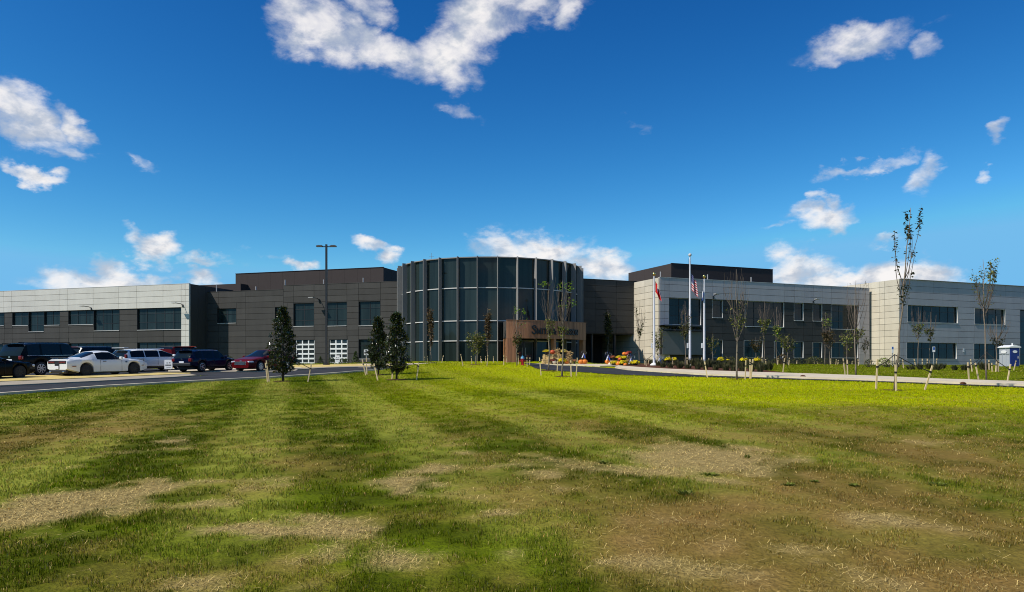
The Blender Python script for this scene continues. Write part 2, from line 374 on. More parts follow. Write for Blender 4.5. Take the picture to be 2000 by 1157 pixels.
kerb_B = pts((-80, 765), (0, 757), (100, 752), (200, 747), (340, 739.5), (385, 736))
park_A = pts((-160, 752), (0, 739), (180, 737), (372, 735.5), (450, 733.6), (578, 726))
park_B = [(-85, 62), (-50, 62)] + pts((200, 717.5), (330, 722), (450, 721.5), (570, 721))

def inside(px, py, poly):
    poly = np.array(poly); r = np.zeros(np.shape(px), bool); j = len(poly) - 1
    for i in range(len(poly)):
        xi, yi = poly[i]; xj, yj = poly[j]
        c = ((yi > py) != (yj > py)) & (px < (xj - xi) * (py - yi) / (yj - yi + 1e-12) + xi)
        r ^= c; j = i
    return r
NOGRASS = [drive_in + drive_out[::-1], park_A + park_B[::-1], walk_in + walk_out[::-1], isl_A + isl_B[::-1], isl_A + kerb_B[::-1]]

# dried-out patches of the turf: where they lie and how far they reach (raster centre, reach, strength)
STRAW = [(60, 1000, 150, 40, 1.), (150, 985, 170, 26, .9), (270, 952, 80, 14, .75), (345, 862, 60, 9, .85), (280, 880, 70, 9, .6), (380, 850, 36, 6, .8), (500, 1030, 230, 13, .8), (690, 1012, 90, 16, .8), (800, 940, 50, 12, .9), (860, 912, 60, 16, .8), (900, 885, 40, 12, .5), (940, 987, 70, 8, .8),
         (1390, 893, 120, 22, 1.15), (1300, 915, 120, 16, .8), (1130, 905, 130, 16, .7), (1060, 930, 80, 10, .55), (1500, 912, 60, 12, .6), (10, 1095, 60, 26, .85), (560, 1120, 60, 24, .4), (700, 1085, 60, 30, .65), (1270, 1090, 150, 26, .55), (1150, 1095, 60, 16, .5), (1690, 1012, 70, 14, .5), (1850, 868, 80, 8, .45), (1480, 1050, 160, 26, .35), (1700, 1100, 200, 30, .4),
         (1910, 1040, 80, 20, .4), (420, 972, 60, 8, .5), (530, 925, 90, 16, .35), (1900, 930, 90, 14, .3), (400, 1090, 120, 20, .3), (40, 790, 50, 6, .5)]
BROWN = [(1650, 1000, 460, 130, 1.0), (1500, 1120, 420, 50, .8), (1880, 900, 220, 60, .7), (1350, 1030, 330, 90, .75), (1500, 850, 260, 30, .45), (520, 905, 130, 40, .55), (660, 900, 80, 40, .55), (250, 1110, 260, 40, .35), (90, 850, 180, 50, .5), (200, 820, 160, 26, .35), (480, 1085, 200, 50, .35), (1100, 960, 180, 40, .5), (900, 900, 120, 40, .45), (1050, 830, 180, 22, .35), (930, 800, 150, 16, .3), (620, 760, 120, 8, .25), (330, 765, 120, 8, .35), (1250, 810, 260, 20, .25), (1750, 820, 260, 18, .3)]
GREEN = [(300, 1060, 230, 20, .8), (670, 1080, 60, 30, 1.), (480, 985, 60, 24, .6), (900, 1060, 130, 40, .75), (600, 965, 130, 30, .4), (1050, 1050, 80, 60, .5), (1030, 1120, 60, 30, .6), (520, 1100, 100, 24, .5), (400, 920, 110, 34, .6), (800, 870, 110, 26, .6), (60, 930, 120, 34, .5), (1240, 1130, 70, 16, .4)]
def blobs(x, y, L, grow=1.):
    r = np.zeros(np.shape(x))
    for (px, py, rx, ry, s) in L:
        c = G(px, py); d = c.y; Rx = grow * rx / FPX * d; Ry = grow * 1.12 * ry * d * d / 2693
        q = ((x - c.x) / Rx) ** 2 + ((y - c.y) / Ry) ** 2
        r = np.maximum(r, s * np.exp(-q * .9)) if s else r
    return r
_w = sorted((p[0], p[1]) for p in walk_out if p[0] > 7.4); WALKX = [p[0] for p in sorted(_w)]; WALKY = [p[1] for p in sorted(_w)]
def turf(x, y):
    """own colour of the turf (linear rgb) and how dry it is at ground points"""
    x = np.asarray(x, float); y = np.asarray(y, float)
    wx = x + 1.1 * (fbm(x * .5, y * .35, 21, 3) - .5) + .5 * (fbm(x * 2.2, y * 1.6, 23, 2) - .5)
    wy = y + 2.4 * (fbm(x * .5 + 9, y * .35, 22, 3) - .5) + .9 * (fbm(x * 2.2 + 5, y * 1.6, 24, 2) - .5)
    st = blobs(wx, wy, STRAW, .98); br = blobs(wx, wy, BROWN); gr = blobs(wx, wy, GREEN)
    n = .5 + 1.9 * (fbm(x * .55, y * .42, 5, 5) - .5); n2 = .5 + 1.7 * (fbm(x * 2.6, y * 1.9, 8, 4) - .5); n3 = .5 + 1.6 * (fbm(x * 1.2 + 40, y * .9, 13, 4) - .5)
    near = 1 - sstep(13, 25, y)
    straw = np.clip(sstep(.36, 1.0, st * 1.05 + (n3 - .5) * .62 + (n2 - .5) * .55 + .10 * near), 0, 1)
    brown = np.clip(.10 * near + br * .74 + (n - .5) * .55 + (n2 - .5) * .7 - gr * .7, 0, 1)
    c = x * .957 + y * .29 + .25 * (fbm(x * .15, y * .15, 31, 2) - .5)
    ph = np.mod((c + .66) / 3.12 + .5, 1) - .5
    stripe = (1 - sstep(.15, .27, np.abs(ph))) * (1 - sstep(4, 14, x)) * sstep(5.5, 8, y) * (1 - .35 * sstep(34, 50, y)) * np.clip(.15 + 1.5 * fbm(x * .35, y * .16, 33, 3), 0, 1.1)
    c2 = x * .80 + y * .60
    stripe2 = (.5 + .5 * np.sin(c2 / 2.9 * 6.283)) * sstep(0, 8, x) * sstep(12, 20, y) * .45
    far = sstep(15, 27, y)
    yel = far * sstep(-9, 2, x + .12 * (y - 30)) * (.55 + .75 * fbm(x * .16, y * .22, 41, 3))
    yel = yel * (1 - .85 * blobs(wx, wy, [(1050, 770, 190, 11, 1), (1260, 789, 150, 9, .9), (960, 743, 90, 6, .8), (1430, 802, 200, 8, .9), (1720, 800, 200, 8, .7), (820, 742, 110, 9, .6)]))
    by = np.interp(x, WALKX, WALKY); beyond = sstep(-.2, .4, y - by) * (x > 7.5)
    yel = yel * (1 - .88 * beyond); far = far * 1.0
    deep = np.array([.078, .098, .002]); mid = np.array([.170, .225, .003]); pale = np.array([.36, .36, .05]); yg = np.array([.48, .50, .002]); bw = np.array([.275, .155, .040]); sw = np.array([.66, .485, .185])
    k = np.clip(.40 + .25 * (n - .5) + gr * .12 + far * .26 + .15 * np.cos(6.2832 * ph) * (1 - sstep(4, 14, x)) * sstep(5, 8, y) + (n2 - .5) * 1.3 + (n3 - .5) * .7, 0, 1)[..., None]
    C = deep * (1 - k) + mid * k
    k = np.clip(stripe * .78 * (.5 + 1.0 * n2) + stripe2 * .4, 0, .92)[..., None]; C = C * (1 - k) + pale * k
    k = np.clip(yel * .95, 0, 1)[..., None]; C = C * (1 - k) + yg * k
    k = (brown * .92 * (1 - .55 * far))[..., None]; C = C * (1 - k) + bw * k
    k = straw[..., None] * .92; C = C * (1 - k) + sw * k
    return C, straw, brown
def build_ground():
    xs = np.r_[-900, -400, -200, -120, np.arange(-90, 91, 3.), 120, 200, 400, 900]
    ys = np.r_[-900, -400, -200, -100, -40, -20, np.arange(-8, 140, 3.), 180, 300, 600, 1200]
    X, Y = np.meshgrid(xs, ys, indexing='ij'); Z = hgt(X, Y) - .12; nx, ny = len(xs), len(ys)
    mb = MB(); mb.add(np.stack([X, Y, Z], -1).reshape(-1, 3).tolist(), [(i * ny + j, (i + 1) * ny + j, (i + 1) * ny + j + 1, i * ny + j + 1) for i in range(nx - 1) for j in range(ny - 1)])
    tag(mb.build('ground', M_['earth'], smooth=True), kind='structure')
    ys = np.r_[np.arange(2.0, 20, .16), np.arange(20, 42, .3), np.arange(42, 97, .6)]; xs = np.r_[np.arange(-60, -18, .6), np.arange(-18, 18, .2), np.arange(18, 75, .6)]
    X, Y = np.meshgrid(xs, ys, indexing='ij'); nx, ny = len(xs), len(ys)
    Z = hgt(X, Y) + .012 * (fbm(X * 2, Y * 2, 61, 3) - .5) * (Y < 30)
    C, S_, B_ = turf(X, Y); B_ = B_ * (1 - S_)
    idx = np.arange(nx * ny).reshape(nx, ny)
    F = np.stack([idx[:-1, :-1], idx[1:, :-1], idx[1:, 1:], idx[:-1, 1:]], -1).reshape(-1, 4)
    me = bpy.data.meshes.new('lawn'); V = np.stack([X, Y, Z], -1).reshape(-1, 3)
    me.from_pydata(V.tolist(), [], F.tolist()); me.materials.append(M_['lawn'])
    at = me.color_attributes.new('tint', 'FLOAT_COLOR', 'POINT'); at.data.foreach_set('color', np.concatenate([(C * (.76 - .26 * S_[..., None]) * (1 - .28 * B_[..., None]) + .28 * B_[..., None] * np.array([.25, .165, .055])).reshape(-1, 3), np.ones((nx * ny, 1))], 1).astype(np.float32).ravel())
    me.polygons.foreach_set('use_smooth', [True] * len(me.polygons))
    o = reg(bpy.data.objects.new('lawn', me)); tag(o, kind='structure')
build_ground()
tag(strip_mesh(drive_in, drive_out, 260, 7, .035).build('road', M_['asphalt'], smooth=True), kind='structure')
tag(strip_mesh(park_A, park_B, 160, 40, .028).build('parking_lot', M_['asphalt'], smooth=True), kind='structure')
tag(strip_mesh(walk_in, walk_out, 160, 5, .13, .2).build('pavement', M_['concrete']), kind='structure')
tag(strip_mesh(isl_A, kerb_B, 90, 4, .09, .16).build('kerb', M_['kerb_stone']), kind='structure')
tag(strip_mesh([(p[0], p[1]) for p in isl_A], isl_B, 90, 8, .12, .2).build('straw_island', M_['straw']), kind='structure')
edge = np.array(drive_in); sel = [tuple(p) for p in drive_in[:8]]
nrm = [(p[0] + .24, p[1] - .1) for p in sel]
tag(strip_mesh(sel, nrm, 160, 2, .10, .2).build('kerb', M_['concrete']), kind='structure')
tag(strip_mesh(pts((328, 727.3), (450, 727.2), (560, 726.8), (578, 725.6)), pts((328, 721.4), (450, 721), (560, 720.4), (590, 719.4)), 60, 4, .07, .12).build('pavement', M_['concrete']), kind='structure')
tag(strip_mesh(pts((328, 721.2), (450, 720.8), (560, 720.8), (640, 718.4), (700, 716.6), (770, 715.6)), pts((328, 716.6), (450, 716.2), (560, 714.6), (640, 713.2), (700, 711.9), (770, 711.9)), 70, 6, .06, .12).build('straw_bed', M_['straw']), kind='structure')
tag(strip_mesh(pts((572, 724.4), (640, 720.4), (700, 718.7), (735, 718.5)), pts((572, 721.6), (640, 718.6), (700, 716.9), (735, 716.8)), 60, 3, .09, .16).build('kerb', M_['kerb_stone']), kind='structure')
tag(strip_mesh([(-12.5, 64.2), (-11.4, 64.4), (-7, 65.5), (0, 65.5), (5.2, 63.9), (7.2, 60.5), (9.6, 62)], [(-14, 67), (-11.4, 67.4), (-7, 68.4), (0, 68.4), (6, 67), (9.0, 66), (11.5, 66)], 80, 4, .10, .18).build('pavement', M_['concrete']), kind='structure')
bed_far = pts((1212, 712.6), (1252, 712.4), (1300, 712.6), (1370, 715), (1440, 720), (1500, 727), (1540, 731.6))
bed_near = pts((1208, 716.8), (1252, 720.3), (1300, 723.3), (1384, 727.1), (1440, 729), (1500, 731.2), (1545, 732.4))
tag(strip_mesh(bed_near, bed_far, 90, 12, .10, .2).build('mulch_bed', M_['mulch'], smooth=True), kind='structure')
NOGRASS.append(bed_near + bed_far[::-1])

# ------------------------------------------------------------------ buildings
FLOOR = 2.0
def unit_cube():
    me = bpy.data.meshes.new('panel'); b = bmesh.new(); bmesh.ops.create_cube(b, size=1); b.to_mesh(me); b.free(); return me
_cubes = {}
def cube_mesh(m):
    if m.name not in _cubes:
        me = unit_cube(); me.materials.append(m); _cubes[m.name] = me
    return _cubes[m.name]
class Wall:
    def __init__(s, P, ang):
        s.P = Vector((P[0], P[1], 0)); s.a = ang; s.e = Vector((math.cos(ang), math.sin(ang), 0)); s.n = Vector((s.e.y, -s.e.x, 0))
    def s(w, px):
        u = (px - CXP) / FPX; return (u * w.P.y - w.P.x) / (w.e.x - u * w.e.y)
    def at(w, s, z, o=0.): return w.P + w.e * s + w.n * o + Vector((0, 0, z))
    def z(w, px, py):
        d = w.P.y + w.e.y * w.s(px); return EYE + (HOR - py) / FPX * d
    def shift(w, o): return Wall(w.P + w.n * o, w.a)
    @property
    def ax(w): return (w.e, -w.n, Vector((0, 0, 1)))
def piece(name, w, s0, s1, z0, z1, o0, o1, m, parent):
    """one box on a wall as an object of its own (shared mesh)"""
    o = bpy.data.objects.new(name, cube_mesh(m)); reg(o, parent)
    o.location = w.at((s0 + s1) / 2, (z0 + z1) / 2, (o0 + o1) / 2) - WL[parent]
    o.rotation_euler = (0, 0, w.a); o.scale = (abs(s1 - s0), abs(o1 - o0), abs(z1 - z0)); return o
def cut(r, holes):
    out = [r]
    for h in holes:
        nx = []
        for (a, b, c, d) in out:
            if h[0] >= b - 1e-4 or h[1] <= a + 1e-4 or h[2] >= d - 1e-4 or h[3] <= c + 1e-4: nx.append((a, b, c, d)); continue
            x0, x1 = max(a, h[0]), min(b, h[1])
            if x0 > a: nx.append((a, x0, c, d))
            if x1 < b: nx.append((x1, b, c, d))
            if h[2] > c: nx.append((x0, x1, c, h[2]))
            if h[3] < d: nx.append((x0, x1, h[3], d))
        out = nx
    return [r for r in out if r[1] - r[0] > .05 and r[3] - r[2] > .05]
def panels(w, parent, cols, rows, holes, pick, gap=.032, thick=.09):
    cols = sorted(cols); rows = sorted(rows)
    for i in range(len(cols) - 1):
        for j in range(len(rows) - 1):
            for (a, b, c, d) in cut((cols[i], cols[i + 1], rows[j], rows[j + 1]), holes):
                pk = pick((a + b) / 2, (c + d) / 2)
                if pk is None: continue
                m, o = pk
                e = lambda v, edges: gap / 2
                piece('panel', w, a + gap / 2, b - gap / 2, c + gap / 2, d - gap / 2, o - thick, o, m, parent)
def window(w, parent, s0, s1, z0, z1, nv, rails, deep=.20, frame=None, sur=None, proud=0., sill=None, glass=None, fw=.07, name='window', pane_rand=.004):
    """frame with its mullions = the part; panes, surround and sill = its sub-parts"""
    frame = frame or M_['dark_metal']; glass = glass or M_['glass']
    mb = MB(); ax = w.ax
    def bar(a, b, c, d, o0, o1): mb.box(w.at((a + b) / 2, (c + d) / 2, (o0 + o1) / 2), (b - a, o1 - o0, d - c), ax)
    f0, f1 = -deep - .05, -deep + .04
    vs = [s0 + (s1 - s0) * k / nv for k in range(nv + 1)]; zs = [z0] + sorted(z0 + (z1 - z0) * r for r in rails) + [z1]
    bar(s0 + .02, s1 - .02, z0 + .02, z0 + .02 + fw, f0, f1); bar(s0 + .02, s1 - .02, z1 - .02 - fw, z1 - .02, f0, f1)
    for k, v in enumerate(vs):
        a = v - fw / 2 if 0 < k < nv else (s0 + .02 if k == 0 else s1 - .02 - fw); bar(a, a + fw, z0 + .022 + fw, z1 - .022 - fw, f0 + .003, f1 - .003)
    for z in zs[1:-1]:
        for k in range(nv): bar(vs[k] + fw / 2 + .012, vs[k + 1] - fw / 2 - .012, z - fw / 2 + .01, z + fw / 2 - .01, f0 + .006, f1 - .006)
    wo = mb.build(name, frame, parent)
    for k in range(nv):
        for j in range(len(zs) - 1):
            p = piece('pane', w, vs[k] + .03, vs[k + 1] - .03, zs[j] + .03, zs[j + 1] - .03, -deep - .02, -deep, glass, wo)
            p.rotation_euler[0] = random.uniform(-1, 1) * pane_rand; p.rotation_euler[2] += random.uniform(-1, 1) * pane_rand
    sur = sur or M_['dark_metal']
    mb = MB()
    t = .025
    mb.box(w.at(s0 + t / 2, (z0 + z1) / 2, (proud - deep) / 2 - .02), (t, deep + proud + .06, z1 - z0), ax); mb.box(w.at(s1 - t / 2, (z0 + z1) / 2, (proud - deep) / 2 - .02), (t, deep + proud + .06, z1 - z0), ax)
    mb.box(w.at((s0 + s1) / 2, z1 - t / 2, (proud - deep) / 2 - .02), (s1 - s0 - 2 * t, deep + proud + .06, t), ax)
    mb.build('surround', sur, wo)
    if sill:
        mb = MB(); mb.box(w.at((s0 + s1) / 2, z0 + .03, -deep / 2 + proud / 2 + .015), (s1 - s0 - 2 * t, deep + proud + .08, .06), ax); mb.build('sill', sill, wo)
    return wo
def carcass(mb, w, s0, s1, z0, z1, o0, o1): mb.box(w.at((s0 + s1) / 2, (z0 + z1) / 2, (o0 + o1) / 2), (s1 - s0, o1 - o0, z1 - z0), w.ax)
def lin(a, b, n): return [a + (b - a) * i / n for i in range(n + 1)]

# ---- middle block
wM = Wall((-25.9, 87.6), math.atan2(-.301, .9536))
def mid_block():
    w = wM; sA, sB, sC = w.s(388), w.s(553.5), w.s(782)
    zA, zB = w.z(427, 570.6), w.z(600, 556.8)
    b = thing('office_block', w.at((sA + sC) / 2, FLOOR), 'long dark grey two storey office block between the pale office wing and the glass rotunda', 'building')
    wins = []
    def ww(x0, x1, y0, y1): xm = (x0 + x1) / 2; return (w.s(x0), w.s(x1), w.z(xm, y1), w.z(xm, y0))
    up = [ww(573, 613.3, 592.2, 638.2), ww(635.7, 677.5, 590.4, 637.6), ww(700.3, 743, 588.6, 637)]
    small = [ww(424.5, 461.5, 602.6, 632.2), ww(537, 561, 599.7, 631)]
    low = [ww(576.5, 614.8, 664.4, 711), ww(642.3, 679, 663.6, 710.2)]
    low3 = ww(700.3, 743, 662.9, 702)
    holes = up + small + low + [low3]
    rowsA = lin(FLOOR - .15, zA, 13); rowsB = lin(FLOOR - .15, zB, 14)
    pick = lambda s, z: (M_['dark_panel'], 0.)
    cols = [sA, w.s(427), w.s(480), sB]
    panels(w, b, cols, rowsA, holes, pick)
    cols = [sB, up[0][0], up[0][1], up[1][0], up[1][1], up[2][0], up[2][1], sC]
    panels(w, b, cols, rowsB, holes, pick)
    for h in up: window(w, b, *h, 2, [.22, .80] if False else [.26, .73], sill=M_['light_metal'])
    for h in small: window(w, b, *h, 2, [.62], sill=M_['light_metal'])
    window(w, b, *low3, 2, [.70], sill=M_['light_metal'])
    for h in low:
        d = MB(); s0, s1, z0, z1 = h; ax = w.ax
        vs = lin(s0 + .12, s1 - .06, 3); zs = lin(z0 + .05, z1, 5)
        for k, v in enumerate(vs): d.box(w.at(min(max(v, s0 + .1), s1 - .1), (z0 + z1) / 2, -.10), (.15 if 0 < k < 3 else .06, .06, z1 - z0 - .04), ax)
        for k, z in enumerate(zs[:-1]): d.box(w.at((s0 + s1) / 2 + .03, z + .02, -.092), (s1 - s0 - .16, .07, .19), ax)
        do = d.build('glass_garage_door', M_['white_paint'], b)
        for i in range(3):
            for j in range(5): piece('pane', w, vs[i] + .01, vs[i + 1] - .01, zs[j] + .02, zs[j + 1] - .02, -.15, -.13, M_['clear_glass'], do)
        for (a, c) in ((s0, s0 + .04), (s1 - .04, s1)): piece('door_jamb', w, a, c, z0, z1, -.2, 0., M_['dark_metal'], do)
    mb = MB(); carcass(mb, w, sA, sB - .01, FLOOR - .6, zA - .10, -9, -.28); carcass(mb, w, sB, sC + 3, FLOOR - .6, zB - .10, -9, -.28)
    mb.build('wall', M_['black_wall'], b)
    mb = MB(); mb.box(w.at((sA + sB) / 2, zA + .03, -.14), (sB - sA - .02, .34, .05), w.ax); mb.box(w.at((sB + sC) / 2, zB + .03, -.14), (sC - sB, .34, .05), w.ax)
    mb.build('coping', M_['dark_panel'], b)
    # taller rear parapet seen over the low part
    w2 = w.shift(-6.5); mb = MB(); carcass(mb, w2, w2.s(380), w2.s(470), 8, w2.z(430, 555.8), -6, 0); mb.build('rear_parapet', M_['brown_screen'], b)
    for (px, y0, y1) in ((423, 571, 557.5), (500, 568, 560), (557, 558, 546.8), (632, 556, 546.4), (709.5, 553, 543)):
        ws = w.shift(-1.0); mb = MB(); s = ws.s(px); mb.tube([ws.at(s, zA - .5), ws.at(s, ws.z(px, y1))], .075, 6); mb.build('vent_pipe', M_['trim_grey'], b)
    # roof screen
    w3 = w.shift(-8); s0, s1 = w3.s(460), w3.s(749); zt = (w3.z(460, 534.7) + w3.z(749, 523.2)) / 2
    r = thing('rooftop_screen', w3.at((s0 + s1) / 2, 10.5, -4), 'dark brown plant screen on the roof left of the rotunda', 'roof screen', 'plant screens on the roofs')
    n = 12
    for k in range(n):
        a, c = s0 + (s1 - s0) * k / n, s0 + (s1 - s0) * (k + 1) / n
        piece('panel', w3, a + .006, c - .006, 10.2, zt, -.08, 0., M_['brown_screen'], r)
    ws = Wall(w3.at(s1, 0), w3.a + math.pi / 2)
    for k in range(4): piece('panel', ws, .05 + k * 2.2, .05 + k * 2.2 + 2.17, 10.2, zt, -.08, 0., M_['brown_screen'], r)
    mb = MB(); carcass(mb, w3, s0 + .1, s1 - .1, 10.1, zt - .06, -8.6, -.1); mb.build('roof', M_['black_wall'], r)
    mb = MB(); mb.box(w3.at((s0 + s1) / 2, zt + .03, -.04), (s1 - s0, .2, .05), w3.ax); mb.build('coping', M_['brown_screen'], r)
mid_block()

# ---- left wing
def left_wing():
    w = wM.shift(3.05); sE = w.s(370.5); s0 = w.s(-90)
    zt = w.z(370.5, 554.6); zb = w.z(355, 600.6)
    b = thing('office_wing', w.at(sE - 10, FLOOR), 'two storey office wing with pale upper band behind the parked cars', 'building')
    cpx = [-60, 8.6, 23.8, 69.8, 116.8, 133.4, 183.2, 233, 267.8, 319.6, 355]
    cols = [s0] + [w.s(p) for p in cpx] + [w.s(363), sE]
    s355 = w.s(354.8)
    def ww(x0, x1, y0, y1): xm = (x0 + x1) / 2; return (w.s(x0), w.s(x1), w.z(xm, y1), w.z(xm, y0))
    H = [(w.s(267.8), s355, w.z(311, 645), zb - .02), (w.s(183.2), w.s(233.5), w.z(208, 646.8), zb - .02), (w.s(133.4), w.s(183.0), w.z(158, 635), zb - .02),
         (w.s(24.3), w.s(55.6), w.z(40, 636.6), zb - .02), (w.s(55.8), w.s(86), w.z(70, 648.8), zb - .02), (w.s(86.2), w.s(117), w.z(101, 636), zb - .02), (w.s(-44), w.s(8.2), w.z(-18, 637.5), zb - .02)]
    nv = [5, 3, 3, 2, 2, 2, 4]; rail = [[.36, .76], [.36, .76], [.68], [.68], [.36, .76], [.68], [.68]]
    zl0 = w.z(311, 695); zl1 = w.z(311, 668.6)
    L = [(w.s(268), s355, zl0, zl1), (w.s(134), w.s(233), zl0, zl1), (w.s(24), w.s(115), zl0, zl1), (w.s(-60), w.s(6), zl0, zl1)]
    rows = lin(FLOOR - .2, zb, 10) + lin(zb, zt, 4)[1:]
    def pick(s, z):
        if z > zb or s > s355: return (M_['light_panel'], .10)
        return (M_['dark_panel'], 0.)
    panels(w, b, cols, rows, H + L, pick)
    for h, k, r in zip(H, nv, rail): window(w, b, *h, k, r, sill=M_['light_metal'])
    for h, k in zip(L, (5, 6, 5, 4)): window(w, b, *h, k, [.5], sill=M_['light_metal'])
    mb = MB(); carcass(mb, w, s0, sE - .1, FLOOR - .6, zt - .1, -18, -.28); mb.build('wall', M_['black_wall'], b)
    mb = MB(); mb.box(w.at((s0 + sE) / 2, zt + .03, -.02), (sE - s0, .28, .05), w.ax); mb.build('coping', M_['light_metal'], b)
    # end wall facing the rotunda
    we = Wall(w.at(sE, 0), w.a + math.pi / 2)
    for k in range(6): piece('panel', we, .12 + k * 1.3, .12 + k * 1.3 + 1.275, FLOOR - .2, zt, -.08, .0, M_['dark_panel'], b)
    piece('corner_post', w, sE - .2, sE + .004, FLOOR - .2, zt, -.11, .002, M_['light_panel'], b)
    return w
wL = left_wing()

# ---- right wing, side wall and far block
wR = Wall((15.75, 79.0), math.atan2(.3746, .9272))
def right_wing():
    w = wR; zt = 11.2; sE = w.s(1697)
    s1306, s1677 = w.s(1306), w.s(1676.8); zb = w.z(1306, 581.6)
    b = thing('office_wing', w.at(sE / 2, FLOOR), 'two storey office wing behind the flagpoles with pale frame around dark shaded wall', 'building')
    def ww(x0, x1, y0, y1): xm = (x0 + x1) / 2; return (w.s(x0), w.s(x1), w.z(xm, y1), w.z(xm, y0))
    U = [(s1306 + .02, w.s(1369.5), w.z(1338, 635.6), zb - .02), (w.s(1391), w.s(1411.8), w.z(1401, 621.6), zb - .02), (w.s(1455), w.s(1531.5), w.z(1493, 639.4), zb - .02),
         (w.s(1550.7), w.s(1569.4), w.z(1560, 627), zb - .02), (w.s(1587.5), w.s(1605.8), w.z(1596, 628.2), zb - .02), (w.s(1623), s1677 - .02, w.z(1650, 644.2), zb - .02)]
    un = [3, 1, 4, 1, 1, 3]; ur = [[.35, .74], [.72], [.34, .74], [.72], [.72], [.33, .74]]
    L = [ww(x0, x1, 664.6 + (x0 - 1411) * .0226, 700) for (x0, x1) in ((1391, 1411.8), (1453, 1490), (1512, 1530), (1550.5, 1569.4), (1587.5, 1605.8), (1624, 1676))]
    ln = [1, 2, 1, 1, 1, 3]
    cols = [0, w.s(1297.5), s1306] + [h[0] for h in U[1:]] + [h[1] for h in U[:-1]] + [s1677, sE]
    rows = lin(FLOOR - .4, zb, 10) + lin(zb, zt, 3)[1:]
    zlow = w.z(1297, 638)
    def pick(s, z):
        if z > zb or s < s1306 or s > s1677: return (M_['shaded_panel'], .10)
        return (M_['dark_panel'], 0.)
    panels(w, b, cols, rows, U + L, pick)
    for k, (h, n, r) in enumerate(zip(U, un, ur)): window(w, b, *h, n, r, sill=M_['light_metal'], sur=M_['light_metal'])
    for h, n in zip(L, ln): window(w, b, *h, n, [.66], sill=M_['light_metal'], sur=M_['light_metal'])
    mb = MB(); carcass(mb, w, .12, sE + 4, FLOOR - .6, zt - .1, -22, -.28); mb.build('wall', M_['black_wall'], b)
    mb = MB(); mb.box(w.at(sE / 2, zt + .03, -.04), (sE, .34, .05), w.ax); mb.build('coping', M_['light_metal'], b)
    # sunlit end wall that faces the rotunda
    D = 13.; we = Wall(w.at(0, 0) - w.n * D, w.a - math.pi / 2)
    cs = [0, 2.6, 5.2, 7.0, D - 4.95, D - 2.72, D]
    panels(we, b, cs, rows, [], lambda s, z: (M_['sunlit_panel'], 0.10))
    for (px, y0, y1) in ((1382, 547, 536.4), (1467, 552, 541.6), (1290, 542, 531)):
        ws = w.shift(-1.); mb = MB(); s = ws.s(px); mb.tube([ws.at(s, zt - .5), ws.at(s, ws.z(px, y1))], .06, 6); mb.build('vent_pipe', M_['trim_grey'], b)
    # board on the wall with a steel bracket frame over it
    s0, s1 = w.s(1287.4), w.s(1369); z0, z1 = w.z(1330, 693.2), w.z(1330, 648.5)
    bd = thing('wall_board', w.at((s0 + s1) / 2, z0), 'plain dark grey board fixed to the office wall behind the tallest flagpole', 'display board')
    n = 5
    for k in range(n): piece('panel', w, s0 + (s1 - s0) * k / n + .004, s0 + (s1 - s0) * (k + 1) / n - .004, z0, z1, .16, .62, M_['board_grey'], bd)
    mb = MB(); mb.box(w.at((s0 + s1) / 2, (z0 + z1) / 2, .38), (s1 - s0 + .02, .40, z1 - z0 - .05), w.ax); mb.build('frame', M_['dark_metal'], bd)
    za, zc = w.z(1330, 646), w.z(1330, 638.6)
    cn = thing('steel_canopy', w.at((s0 + s1) / 2, za), 'black steel truss canopy above the plain dark grey wall board', 'canopy')
    mb = MB()
    for o in (.14, 1.35):
        for z in (za, zc): mb.box(w.at((s0 + s1) / 2, z, o), (s1 - s0 + .3, .09, .1), w.ax)
        m = 14
        for k in range(m):
            a, c = s0 + (s1 - s0) * k / m, s0 + (s1 - s0) * (k + 1) / m
            mb.tube([w.at(a, za if k % 2 else zc, o), w.at(c, zc if k % 2 else za, o)], .03, 4)
    mb.build('truss', M_['dark_metal'], cn)
    for k in range(8):
        a = s0 + (s1 - s0) * (k + .5) / 8; mb = MB(); mb.box(w.at(a, zc + .03, .75), (.08, 1.15, .06), w.ax); mb.build('bracket', M_['dark_metal'], cn)
    mb = MB(); mb.box(w.at((s0 + s1) / 2, zc + .09, .75), (s1 - s0 + .3, 1.3, .03), w.ax); mb.build('roof', M_['dark_metal'], cn)
    for a in (s0 + .9, s0 + 1.65):
        mb = MB(); mb.tube([w.at(a, za, 1.32), w.at(a - .05, za - .10, 1.9)], .05, 5); mb.build('hanger', M_['dark_metal'], cn)
    # roof screen
    w3 = w.shift(-8); p0, p1 = w3.s(1311), w3.s(1509.5); zt3 = 14.1
    r = thing('rooftop_screen', w3.at((p0 + p1) / 2, 10.5, -4), 'dark brown plant screen on the roof above the flagpoles', 'roof screen', 'plant screens on the roofs')
    for k in range(9): piece('panel', w3, p0 + (p1 - p0) * k / 9 + .006, p0 + (p1 - p0) * (k + 1) / 9 - .006, 10.6, zt3, -.08, 0., M_['brown_screen'], r)
    ws = Wall(w3.at(p0, 0) - w3.n * 9.9, w3.a - math.pi / 2)
    for k in range(5): piece('panel', ws, k * 1.98 + .006, (k + 1) * 1.98 - .006, 10.6, zt3, -.08, 0., M_['brown_screen'], r)
    mb = MB(); carcass(mb, w3, p0 + .1, p1 - .05, 10.4, zt3 - .06, -9.8, -.1); mb.build('roof', M_['black_wall'], r)
    mb = MB(); mb.box(w3.at((p0 + p1) / 2, zt3 + .03, -.04), (p1 - p0, .2, .05), w3.ax); mb.build('coping', M_['brown_screen'], r)
M_['board_grey'] = mat('board_grey', (.15, .145, .135), .6, vary=.04)
right_wing()
